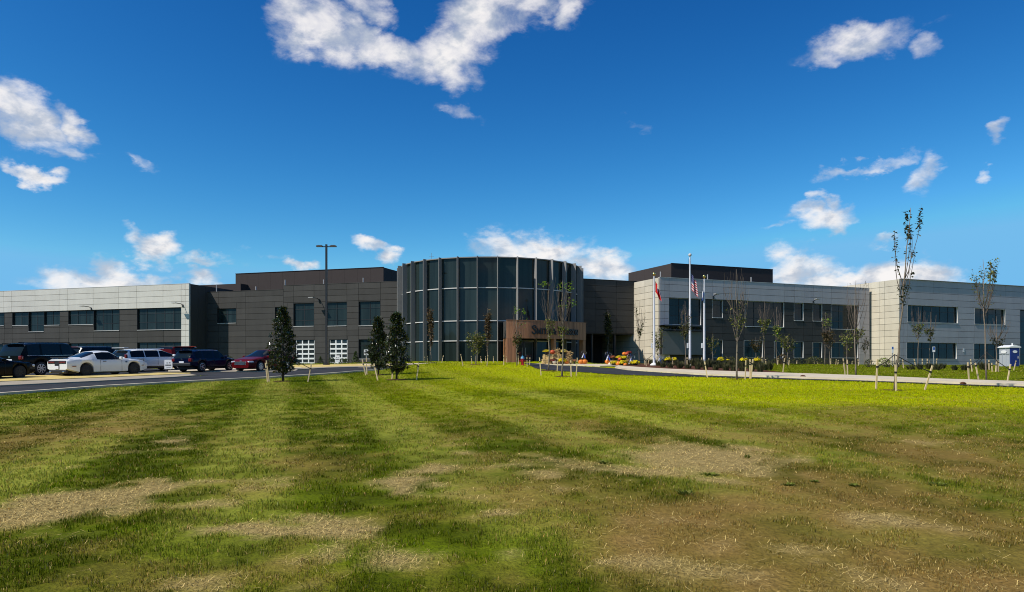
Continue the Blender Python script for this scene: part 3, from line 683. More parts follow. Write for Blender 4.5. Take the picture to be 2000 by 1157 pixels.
def link_wall():
    w = wR.shift(-5.0); s0, s1 = w.s(1120), w.s(1244); zt = 11.3; zo = w.z(1238, 652)
    b = thing('link_block', w.at((s0 + s1) / 2, FLOOR), 'dark recessed block with deep black opening between the rotunda and right office wing', 'building')
    panels(w, b, lin(s0, s1, 3), lin(zo, zt, 9), [], lambda s, z: (M_['dark_panel'], 0.))
    mb = MB(); carcass(mb, w, s0, s1, zo - .1, zt - .1, -9, -.12); mb.build('wall', M_['black_wall'], b)
    mb = MB(); mb.box(w.at((s0 + s1) / 2, (FLOOR + zo) / 2, -7.5), (s1 - s0, .3, zo - FLOOR + .5), w.ax); mb.build('back_wall', M_['black_wall'], b)
    mb = MB(); mb.box(w.at((s0 + s1) / 2, zt + .03, -.1), (s1 - s0, .3, .05), w.ax); mb.build('coping', M_['dark_panel'], b)
    for k in range(2):
        a = s0 + (s1 - s0) * (.32 + .36 * k); mb = MB(); mb.tube([w.at(a, FLOOR - .3, -.6), w.at(a, zo, -.6)], .16, 10); mb.build('column', M_['dark_metal'], b)
link_wall()
def far_block():
    w = Wall((45.5, 86.7), wR.a); zt = 11.95; sE = w.s(2120)
    b = thing('office_block', w.at(10, FLOOR), 'large shade-grey panelled office block at the far right behind the portable toilet', 'building')
    def ww(x0, x1, y0, y1): xm = (x0 + x1) / 2; return (w.s(x0), w.s(x1), w.z(xm, y1), w.z(xm, y0))
    U = [ww(1772.4, 1871.3, 597.7, 631), ww(1903.5, 1963.6, 603.4, 634.6)]
    L = [ww(1771, 1869.3, 669.4, 702), ww(1902, 1962, 671.6, 702.6)]
    C = (w.s(1992.5), sE, FLOOR - .2, w.z(2000, 606))
    fl = 1.72
    cols = [0, .55, U[0][0], (U[0][0] + U[0][1]) / 2, U[0][1], U[1][0], U[1][1], C[0], sE]
    rows = lin(fl - .2, zt, 14)
    panels(w, b, cols, rows, U + L + [C], lambda s, z: (M_['shaded_panel'], 0.))
    for h, n in ((U[0], 6), (U[1], 4)): window(w, b, *h, n, [.66], sill=M_['light_metal'], sur=M_['light_metal'], deep=.28)
    for h, n in ((L[0], 6), (L[1], 4)): window(w, b, *h, n, [.64], sill=M_['light_metal'], sur=M_['light_metal'], deep=.28)
    window(w, b, *C, 3, [.2, .4, .6, .8], deep=.25)
    mb = MB(); carcass(mb, w, .12, sE, fl - .6, zt - .1, -30, -.34); mb.build('wall', M_['black_wall'], b)
    mb = MB(); mb.box(w.at(sE / 2, zt + .03, -.04), (sE, .34, .05), w.ax); mb.build('coping', M_['shaded_panel'], b)
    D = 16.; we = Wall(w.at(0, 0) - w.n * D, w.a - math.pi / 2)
    panels(we, b, [0, 2.6, 5.2, 7.8, 10.4, 11.6, D - 2.75, D - 2.05, D - .02], rows, [], lambda s, z: (M_['sunlit_panel'], .10))
far_block()

# ---- glass rotunda
RC = Vector((-2.36, 81.0, 0)); RR = 9.62
def rp(phi, r, z): a = R_(phi); return RC + Vector((math.sin(a) * r, -math.cos(a) * r, z))
def rotunda():
    b = thing('rotunda', (RC.x, RC.y, FLOOR), 'tall round dark glass entrance rotunda with upright metal fins', 'building')
    zs = [FLOOR + .05, 4.18, 6.12, 9.31, 12.25]; N = 32; st = 360 / N
    for k in range(N):
        ph = -180 + st * (k + .5)          # fin angle
        if abs(ph) > 125: continue
        a = R_(ph); ang = a                 # tangent direction angle
        fw = Wall(rp(ph, RR, 0), ang)
        piece('fin', fw, -.026, .026, FLOOR - .1, 12.33, -.05, .52, M_['fin_metal'], b)
        pm = ph + st / 2
        if abs(pm) > 122: continue
        half = RR * math.sin(R_(st / 2)); rr = RR * math.cos(R_(st / 2)); bw = Wall(rp(pm, rr, 0), R_(pm))
        for j in range(4):
            p = piece('pane', bw, -half + .03, half - .03, zs[j] + .03, zs[j + 1] - .03, -.03, .0, M_['glass'], b)
            p.rotation_euler[0] = random.uniform(-1, 1) * .003; p.rotation_euler[2] += random.uniform(-1, 1) * .004
        for j in range(4):
            piece('transom', bw, -half + .055, half - .055, zs[j + 1] - .045, zs[j + 1] + .045, -.02, .10 if j < 3 else .2, M_['light_metal'] if j < 3 else M_['fin_metal'], b)
    mb = MB(); mb.lathe((RC.x, RC.y, 0), [(9.2, FLOOR - .4), (9.2, 12.2), (9.5, 12.2), (9.5, 12.34), (9.1, 12.34), (9.1, 11.8), (.1, 11.8)], 64); mb.build('core', M_['black_wall'], b)
    mb = MB(); mb.tube([rp(-60, 7, 11.8), rp(-60, 7, 13.6)], .02, 4); mb.tube([rp(-60, 7, 13.2) + Vector((-.25, 0, 0)), rp(-60, 7, 13.2) + Vector((.25, 0, 0))], .015, 4); mb.build('antenna', M_['fin_metal'], b)
rotunda()
PR = 12.0
def portal():
    b = thing('entrance_portal', rp(30, PR, FLOOR), 'curved brown timber entrance portal in front of the glass rotunda', 'entrance')
    f0, f1, z0, z1 = 8.8, 54.6, 4.34, 6.02
    n = 40
    for k in range(n):
        ph = f0 + (f1 - f0) * (k + .5) / n; w = Wall(rp(ph, PR, 0), R_(ph)); h = PR * math.sin(R_((f1 - f0) / n / 2))
        piece('plank', w, -h + .004, h - .004, z0 + random.uniform(-.004, .004), z1, -.05, random.uniform(-.006, .006), M_['wood'], b)
    for k in range(5):
        ph = 8.8 + .86 * (k + .5); w = Wall(rp(ph, PR, 0), R_(ph)); h = PR * math.sin(R_(.43)); piece('plank', w, -h + .004, h - .004, FLOOR - .15, z0 - .006, -.05, random.uniform(-.006, .006), M_['wood'], b)
    for (p0, p1) in ((8.8, 13.1), (52.4, 54.6), (32.2, 33.6)):
        mb = MB(); pm = (p0 + p1) / 2; w = Wall(rp(pm, PR, 0), R_(pm)); h = PR * math.sin(R_((p1 - p0) / 2)) - .02
        mb.box(w.at(0, (FLOOR + z0) / 2 - .1, -.9 if p1 - p0 > 3 else -.3), (2 * h, 1.68 if p1 - p0 > 3 else .5, z0 - FLOOR + .16), w.ax); mb.build('post', M_['wood'], b)
    # soffit, roof and the curved body behind the boards
    mb = MB(); m = 24
    for k in range(m):
        a, c = f0 + .02 + (f1 - f0 - .04) * k / m, f0 + .02 + (f1 - f0 - .04) * (k + 1) / m
        A = [rp(a, 9.9, z0 + .03), rp(c, 9.9, z0 + .03), rp(c, PR - .06, z0 + .03), rp(a, PR - .06, z0 + .03)]
        B = [v + Vector((0, 0, z1 - z0 - .08)) for v in A]
        mb.add(A + B, [(0, 1, 2, 3), (7, 6, 5, 4), (3, 2, 6, 7), (0, 4, 5, 1)] + ([(0, 3, 7, 4)] if k == 0 else []) + ([(1, 5, 6, 2)] if k == m - 1 else []))
    mb.build('roof', M_['dark_panel'], b)
    mb = MB()
    for k in range(m):
        a, c = f0 - .1 + (f1 - f0 + .2) * k / m, f0 - .1 + (f1 - f0 + .2) * (k + 1) / m
        A = [rp(a, PR - .3, z1 + .002), rp(c, PR - .3, z1 + .002), rp(c, PR + .03, z1 + .002), rp(a, PR + .03, z1 + .002)]; B = [v + Vector((0, 0, .05)) for v in A]
        mb.add(A + B, [(0, 1, 2, 3), (7, 6, 5, 4), (3, 2, 6, 7), (1, 0, 4, 5)])
    mb.build('coping', M_['wood'], b)
    # glazed entrance doors
    for (pa, pb) in ((14.2, 19.2), (19.4, 24.4)):
        pm = (pa + pb) / 2; r = 10.5; w = Wall(rp(pm, r, 0), R_(pm)); h = r * math.sin(R_((pb - pa) / 2))
        mb = MB(); zt = FLOOR + 2.05
        for (a, c, e, g) in ((-h, -h + .09, FLOOR, zt), (h - .09, h, FLOOR, zt), (-h + .092, h - .092, zt - .1, zt), (-h + .092, h - .092, FLOOR, FLOOR + .18)): mb.box(w.at((a + c) / 2, (e + g) / 2, 0), (c - a, .07, g - e), w.ax)
        d = mb.build('glass_door', M_['dark_metal'], b)
        piece('pane', w, -h + .1, h - .1, FLOOR + .19, zt - .11, -.02, .0, M_['clear_glass'], d)
        mb = MB(); sx = h - .16 if pa < 16 else -h + .16; mb.tube([w.at(sx, FLOOR + .75, .09), w.at(sx, FLOOR + 1.5, .09)], .02, 6); mb.build('handle', M_['light_metal'], d)
portal()

# ---- the sign on the portal: slab-serif capitals, first letters taller
GLY = {
 'S': (.60, [([(.53, .78), (.50, .90), (.38, .97), (.24, .97), (.11, .90), (.09, .76), (.16, .63), (.42, .47), (.52, .33), (.50, .15), (.38, .03), (.22, .03), (.09, .11), (.06, .25)], .17)]),
 'M': (.92, [([(.16, 0), (.16, 1)], .10), ([(.18, 1), (.45, .10)], .19), ([(.45, .10), (.72, 1)], .09), ([(.75, 0), (.75, 1)], .19), ([(.03, .04), (.30, .04)], .08), ([(.60, .04), (.90, .04)], .08), ([(.03, .96), (.22, .96)], .08), ([(.70, .96), (.90, .96)], .08)]),
 'I': (.40, [([(.2, 0), (.2, 1)], .20), ([(.05, .04), (.35, .04)], .08), ([(.05, .96), (.35, .96)], .08)]),
 'T': (.68, [([(.34, 0), (.34, 1)], .20), ([(.03, .95), (.65, .95)], .10), ([(.05, .74), (.05, .97)], .06), ([(.63, .74), (.63, .97)], .06), ([(.18, .04), (.50, .04)], .08)]),
 'H': (.82, [([(.19, 0), (.19, 1)], .20), ([(.63, 0), (.63, 1)], .20), ([(.2, .52), (.62, .52)], .09), ([(.04, .04), (.34, .04)], .08), ([(.48, .04), (.78, .04)], .08), ([(.04, .96), (.34, .96)], .08), ([(.48, .96), (.78, .96)], .08)]),
 '&': (.86, [([(.82, .55), (.68, .22), (.48, .04), (.28, .02), (.12, .12), (.10, .30), (.22, .45), (.42, .58), (.48, .74), (.40, .92), (.28, .93), (.20, .80), (.26, .62), (.52, .26), (.82, .03)], .13), ([(.70, .56), (.88, .56)], .08)]),
 'W': (1.12, [([(.14, 1), (.36, .04)], .19), ([(.36, .04), (.55, .92)], .09), ([(.52, 1), (.76, .04)], .19), ([(.76, .04), (.98, 1)], .09), ([(.02, .96), (.28, .96)], .08), ([(.42, .96), (.64, .96)], .08), ([(.86, .96), (1.10, .96)], .08)]),
 'E': (.70, [([(.19, 0), (.19, 1)], .20), ([(.05, .95), (.62, .95)], .10), ([(.05, .05), (.64, .05)], .10), ([(.2, .52), (.48, .52)], .09), ([(.62, .74), (.62, .97)], .07), ([(.64, .03), (.64, .28)], .07), ([(.48, .40), (.48, .64)], .06)]),
 'O': (.80, [([(.40, .97), (.19, .90), (.09, .70), (.09, .30), (.19, .10), (.40, .03), (.61, .10), (.71, .30), (.71, .70), (.61, .90), (.40, .97)], .17)]),
 'N': (.84, [([(.17, 0), (.17, 1)], .09), ([(.17, .97), (.66, .05)], .20), ([(.67, 0), (.67, 1)], .09), ([(.03, .04), (.32, .04)], .08), ([(.03, .96), (.24, .96)], .08), ([(.53, .96), (.82, .96)], .08)]),
}
def portal_sign():
    txt = [('S', 1), ('M', 0), ('I', 0), ('T', 0), ('H', 0), (' ', 0), ('&', 0), (' ', 0), ('W', 1), ('E', 0), ('S', 0), ('S', 0), ('O', 0), ('N', 0)]
    big, small = .80, .545
    wid = sum((.30 * small if c == ' ' else GLY[c][0] * (big if t else small) + .02) for c, t in txt)
    p0, p1 = 20.6, 47.6; total = R_(p1 - p0) * PR; k = total / wid; x = 0; z0 = 4.76
    sg = thing('building_sign', rp((p0 + p1) / 2, PR, z0), 'black raised lettering across the brown timber portal', 'sign')
    for c, t in txt:
        if c == ' ': x += .30 * small * k; continue
        h = big if t else small; mb = MB(); wg, strokes = GLY[c]
        for si, (pp, th) in enumerate(strokes):
            for (a, b) in zip(pp[:-1], pp[1:]):
                A = np.array(a) * [h * k, h]; B = np.array(b) * [h * k, h]; d = B - A; l = np.hypot(*d); d /= max(l, 1e-6)
                nn = np.array([-d[1], d[0]]) * th * h / 2 * np.array([k, 1]); ex = d * th * h * .28 if len(pp) > 2 else d * 0
                q = [A - ex - nn, B + ex - nn, B + ex + nn, A - ex + nn]; dp = .10 + .002 * si
                f = []
                for (r_, rev) in ((PR + .012, True), (PR + dp, False)):
                    f.append([rp(p0 + math.degrees((x + v[0]) / PR), r_, z0 + v[1]) for v in q])
                mb.add(f[0] + f[1], [(3, 2, 1, 0), (4, 5, 6, 7), (0, 1, 5, 4), (1, 2, 6, 5), (2, 3, 7, 6), (3, 0, 4, 7)])
        mb.build('letter', M_['letter_black'], sg)
        x += (wg * h + .02) * k
portal_sign()

# ---- lamps on the walls
def wall_lamp(w, px, py, label, arm=.55):
    s = w.s(px); z = w.z(px, py); t = thing('wall_lamp', w.at(s, z, .1), label, 'wall lamp', 'lamps fixed to the office walls')
    mb = MB(); mb.box(w.at(s + .22, z - .22, .08), (.16, .14, .34), w.ax); mb.build('bracket', M_['dark_metal'], t)
    mb = MB(); mb.tube([w.at(s + .22, z - .10, .12), w.at(s + .20, z + .02, .45), w.at(s, z + .05, 1.0)], .04, 6); mb.build('arm', M_['dark_metal'], t)
    mb = MB(); mb.box(w.at(s - .12, z + .06, 1.15), (.62, .40, .08), w.ax); mb.build('lamp_head', M_['trim_grey'], t)
wall_lamp(wL, 177, 600.5, 'wall lamp at the foot of the pale band between two tall windows')
wall_lamp(wL, 355.5, 594.5, 'wall lamp on the pale corner strip of the office wing near the blue car')
wall_lamp(wM, 620.5, 584, 'wall lamp on the dark office block beside the tall lamp post')
wall_lamp(wR, 1389, 577.6, 'wall lamp on the shaded office wing just right of the flagpoles')
wall_lamp(wR, 1584, 587.2, 'wall lamp on the shaded office wing above the small paired windows')
# ------------------------------------------------------------------ cars
def make_car(name, label, cx, cy, head, spec, paint, cat='car'):
    """lofted body: x forward, y left. spec holds the side profile and the plan of the car"""
    L, W = spec['L'], spec['W']; wr = spec['wr']; xf, xr = spec['xf'], spec['xr']
    hx, hy = head; hl = math.hypot(hx, hy); hx /= hl; hy /= hl
    hf, hb = H1(cx + hx * xf, cy + hy * xf), H1(cx + hx * xr, cy + hy * xr)
    pitch = (hf - hb) / (xf - xr); zc = hb - pitch * xr + spec.get('lift', .03)
    org = Vector((cx, cy, zc))
    X = Vector((hx, hy, pitch)).normalized(); Y = Vector((-hy, hx, 0)); Z = X.cross(Y)
    def P(x, y, z): return org + X * x + Y * y + Z * z
    t = thing(name, org, label, cat, 'parked vehicles')
    xs = sorted(set(np.round(np.r_[np.linspace(-L / 2, L / 2, 56), [xf + wr * 1.16 * math.cos(a) for a in np.linspace(0, math.pi, 11)], [xr + wr * 1.16 * math.cos(a) for a in np.linspace(0, math.pi, 11)], [v[0] for v in spec['roof']]], 3)))
    I = lambda key, x: float(np.interp(x, [v[0] for v in spec[key]], [v[1] for v in spec[key]]))
    sm = lambda key, x: (I(key, x - .05) + 2 * I(key, x) + I(key, x + .05)) / 4
    rings = []
    for x in xs:
        zs, zr = sm('belt', x), I('roof', x); zr = max(zr, zs + .012)
        wb = sm('wide', x) * W / 2; wt = sm('top', x) * W / 2
        zb = I('sill', x)
        for xw in (xf, xr):
            q = (wr * 1.16) ** 2 - (x - xw) ** 2
            if q > 0: zb = max(zb, wr + math.sqrt(q) * .98)
        zb = min(zb, zs - .12)
        zm = zb + (zs - zb) * .55
        g = min(1, (zr - zs) / .25)
        wt2 = wt * g + wb * .90 * (1 - g)
        rings.append([(.80 * wb, zb), (.965 * wb, zb + min(.05, (zs - zb) * .2)), (wb, zm), (.992 * wb, zs - .09 * (zs - zb) / .5), (.945 * wb, zs), (wt2, max(zr - .075 * g - .008, zs + .004)), (wt2 * .80, zr - .012 * g), (wt2 * .4, zr + .006), (0, zr + .010)])
    n = len(rings[0]); mbs = {}
    full = [[P(x, -y, z) for (y, z) in r] + [P(x, y, z) for (y, z) in r[-2::-1]] for x, r in zip(xs, rings)]
    m = len(full[0])
    V = [p for r in full for p in r]
    sets = {'body': []}
    for i in range(len(xs) - 1):
        xm = (xs[i] + xs[i + 1]) / 2
        for j in range(m - 1):
            k = j if j < n - 1 else m - 2 - j          # mirrored strip index 0..n-2
            key = 'body'
            if k == 4 and any(a < xm < b for (a, b) in spec['side']): key = 'side_window'
            if k >= (5 if spec.get('boxy') else 4) + 0 and spec['ws'][0] < xm < spec['ws'][1] and k >= 5: key = 'windscreen'
            if k >= 5 and spec['rw'][0] < xm < spec['rw'][1]: key = 'rear_window'
            if key == 'side_window': key = 'side_window' if j < n - 1 else 'side_window '
            sets.setdefault(key, []).append((i * m + j, (i + 1) * m + j, (i + 1) * m + j + 1, i * m + j + 1))
    body = sets.pop('body')
    body.append(tuple(reversed([j for j in range(m)]))) ; e = (len(xs) - 1) * m; body.append(tuple(e + j for j in range(m)))
    def sub(name_, faces, mt, parent, ang=34):
        ids = sorted({i for f in faces for i in f}); mp = {v: k for k, v in enumerate(ids)}
        b = MB(); b.add([V[i] for i in ids], [tuple(mp[i] for i in f) for f in faces]); return b.build(name_, mt, parent, smooth=True, angle=ang)
    bo = sub('body', [f[::-1] for f in body], paint, t, 30)
    for key, fs in sets.items(): sub(key.strip(), [f[::-1] for f in fs], M_['car_glass'], t, 40)
    mb = MB(); mb.box(P((xf + xr) / 2, 0, .34), (xf - xr + 1.7 * wr + .5, W * .72, .34), (X, Y, Z)); mb.build('underbody', M_['black_plastic'], t)
    # wheels
    for xw in (xf, xr):
        for sg in (-1, 1):
            c = P(xw, sg * (W / 2 - .115), wr); ax = Y * sg; b = MB(); wd = .115
            b.lathe(c, [(wr * .66, -wd), (wr * .93, -wd), (wr, -wd + .04), (wr, wd - .04), (wr * .93, wd), (wr * .68, wd), (wr * .66, wd - .015)], 26, ax)
            wo = b.build('wheel', M_['rubber'], t, smooth=True, angle=40)
            b = MB(); rm = M_[spec.get('rim', 'rim_silver')]; r0 = wr * .67
            b.lathe(c, [(r0, wd - .05), (r0, wd - .005), (r0 * .90, wd - .002), (r0 * .88, wd - .05)], 26, ax)
            ns = spec.get('spokes', 5); a0 = Vector(Z); a1 = ax.cross(a0)
            for k in range(ns):
                w = 2 * math.pi * k / ns + .3; dr = a0 * math.cos(w) + a1 * math.sin(w)
                b.box(c + dr * r0 * .47 + ax * (wd - .03), (r0 * .90, .055, .035), (dr, ax.cross(dr), ax))
            b.lathe(c, [(r0 * .22, wd - .05), (r0 * .22, wd - .005), (.02, wd + .002)], 12, ax)
            b.build('rim', rm, wo)
            b = MB(); b.lathe(c, [(r0, -wd + .02), (r0, -.01), (.01, -.01)], 20, ax); b.build('brake_disc', M_['black_plastic'], wo)
    def part(nm, x, y, z, sx, sy, sz, mt, par=None, rot=0):
        b = MB(); ax = (X, Y, Z)
        if rot: c_, s_ = math.cos(rot), math.sin(rot); ax = (X * c_ + Y * s_, Y * c_ - X * s_, Z)
        b.box(P(x, y, z), (sx, sy, sz), ax); o = b.build(nm, mt, par or t)
        bv = o.modifiers.new('edge', 'BEVEL'); bv.width = min(sx, sy, sz) * .3; bv.segments = 2; return o
    def halfw(x): return sm('wide', x) * W / 2
    for sg in (-1, 1):
        xm = spec['mirror'][0]; part('mirror', xm, sg * (halfw(xm) + .07), spec['mirror'][1], .12, .22, .15, spec.get('mirror_mat') and M_[spec['mirror_mat']] or paint)
        for d in spec.get('handles', ()): part('door_handle', d[0], sg * (halfw(d[0]) * .985 + .012), d[1], .2, .03, .035, M_['black_plastic'] if spec.get('dark_handles') else paint)
        for d in spec.get('seams', ()): part('door_seam', d[0], sg * (halfw(d[0]) * .996), (d[1] + d[2]) / 2, .012, .014, d[2] - d[1], M_['black_plastic'])
        # lights
        for (nm, x, y, z, sx, sy, sz, mt, rot) in spec['lights']: part(nm, x, sg * y, z, sx, sy, sz, M_[mt], None, sg * rot)
    for (nm, x, y, z, sx, sy, sz, mt) in spec['extra']: part(nm, x, y, z, sx, sy, sz, paint if mt == 'paint' else M_[mt])
    return t, P
HEAD = (.31, .95)
def coupe_spec():
    L = 5.02
    return dict(L=L, W=1.92, wr=.355, xf=1.53, xr=-1.42, lift=.04,
        belt=[(-2.51, .88), (-2.2, .95), (-1.3, 1.0), (-.5, .93), (.6, .925), (1.2, .92), (2.2, .83), (2.51, .70)],
        roof=[(-2.51, .93), (-2.3, 1.05), (-1.75, 1.06), (-.72, 1.40), (-.3, 1.445), (.15, 1.43), (.95, .98), (1.3, .965), (2.2, .86), (2.51, .72)],
        wide=[(-2.51, .90), (-2.3, .95), (-1.9, 1.0), (-.9, .985), (0, .965), (1.5, .99), (2.1, .95), (2.51, .80)], top=[(-2.51, .80), (-1.8, .78), (-.6, .62), (.2, .62), (.9, .78), (2.51, .8)],
        sill=[(-2.51, .42), (-2.2, .33), (-1.8, .22), (2.1, .20), (2.51, .30)], side=[(-.82, .72)], ws=(.20, .93), rw=(-1.66, -.78), rim='rim_black', spokes=7, dark_handles=True,
        mirror=(.62, 1.02), handles=[(-.35, .84)], seams=[(-.60, .30, .92), (.72, .30, .90)],
        lights=[('taillight', -2.505, .47, .83, .05, .62, .17, 'black_plastic', 0), ('taillight_strip', -2.53, .47, .83, .02, .54, .07, 'tail_red', 0), ('headlight', 2.45, .60, .66, .1, .34, .13, 'lamp_lens', 0), ('side_marker', -2.16, .955, .60, .22, .02, .045, 'tail_red', 0), ('side_marker', 2.1, .92, .56, .16, .03, .04, 'tail_red', 0), ('badge', 1.0, .955, .78, .12, .015, .06, 'black_plastic', 0)],
        extra=[('tail_panel', -2.50, 0, .83, .04, .34, .17, 'black_plastic'), ('stripe', -2.515, 0, .62, .02, .40, .30, 'black_plastic'), ('stripe', -2.05, 0, 1.066, .62, .40, .012, 'black_plastic'), ('spoiler', -2.38, 0, 1.09, .16, 1.34, .035, 'black_plastic'), ('licence_plate', -2.54, 0, .54, .02, .34, .17, 'plate'), ('diffuser', -2.44, 0, .31, .14, 1.5, .18, 'black_plastic'),
               ('exhaust_pipe', -2.5, -.58, .30, .14, .14, .07, 'chrome'), ('exhaust_pipe', -2.5, .58, .30, .14, .14, .07, 'chrome'), ('hood_scoop', 1.5, 0, .965, .7, .5, .03, 'paint')])
def suv_spec(L, W, Hh, wr, boxy=False, rim='rim_silver'):
    h = L / 2; b = Hh * .60
    rr = [(-h, b + .03), (-h + .06, Hh * .74), (-h + .30, Hh * .965), (-h + .8, Hh), (.1, Hh), (.42, Hh * .985), (1.12, b + .05), (1.4, b + .03), (h - .35, b - .05), (h, b - .22)] if not boxy else \
         [(-h, b + .03), (-h + .03, Hh * .90), (-h + .16, Hh * .99), (-h + .5, Hh), (.25, Hh), (.55, Hh * .985), (.92, b + .06), (1.0, b + .04), (h - .15, b - .0), (h, b - .12)]
    return dict(L=L, W=W, wr=wr, xf=h * .60, xr=-h * .58, lift=.04,
        belt=[(-h, b - .02), (-h + .3, b + .02), (0, b), (1.2, b - .01), (h - .3, b - .09), (h, b - .26)], roof=rr,
        wide=[(-h, .88), (-h + .15, .95), (-h + .6, 1.), (h - .8, 1.), (h - .3, .95), (h, .80)], top=[(-h, .76), (-h + .5, .76), (0, .77), (.6, .78), (1.2, .88), (h, .8)],
        sill=[(-h, .45), (-h + .5, .30), (h - .5, .28), (h, .38)], side=[(-h + .36, -h + .36 + L * .145), (-h + .45 + L * .145, -.22), (-.12, .86)], ws=(.46, 1.08), rw=(-h + .02, -h + .28), rim=rim, spokes=6,
        mirror=(.82, b + .10), handles=[(-.30, b - .12), (-.30 - L * .2, b - .10)], seams=[(-.17, .42, b - .03), (.92, .42, b - .03), (-.17 - L * .22, .5, b - .02)],
        lights=[('taillight', -h + .04, W * .40, b - .08, .16, .26, .22, 'tail_red', 0), ('headlight', h - .12, W * .34, b - .24, .22, .36, .15, 'lamp_lens', 0)],
        extra=[('licence_plate', -h - .015, 0, b - .26, .02, .40, .20, 'plate'), ('bumper', -h + .02, 0, .50, .14, W * .86, .22, 'black_plastic'), ('emblem', -h - .01, 0, b - .05, .02, .14, .10, 'chrome'), ('spoiler', -h + .22, 0, Hh - .02, .30, W * .66, .04, 'paint'),
               ('roof_rail', -.5, W * .33, Hh + .03, L * .42, .035, .04, 'black_plastic'), ('roof_rail', -.5, -W * .33, Hh + .03, L * .42, .035, .04, 'black_plastic')])
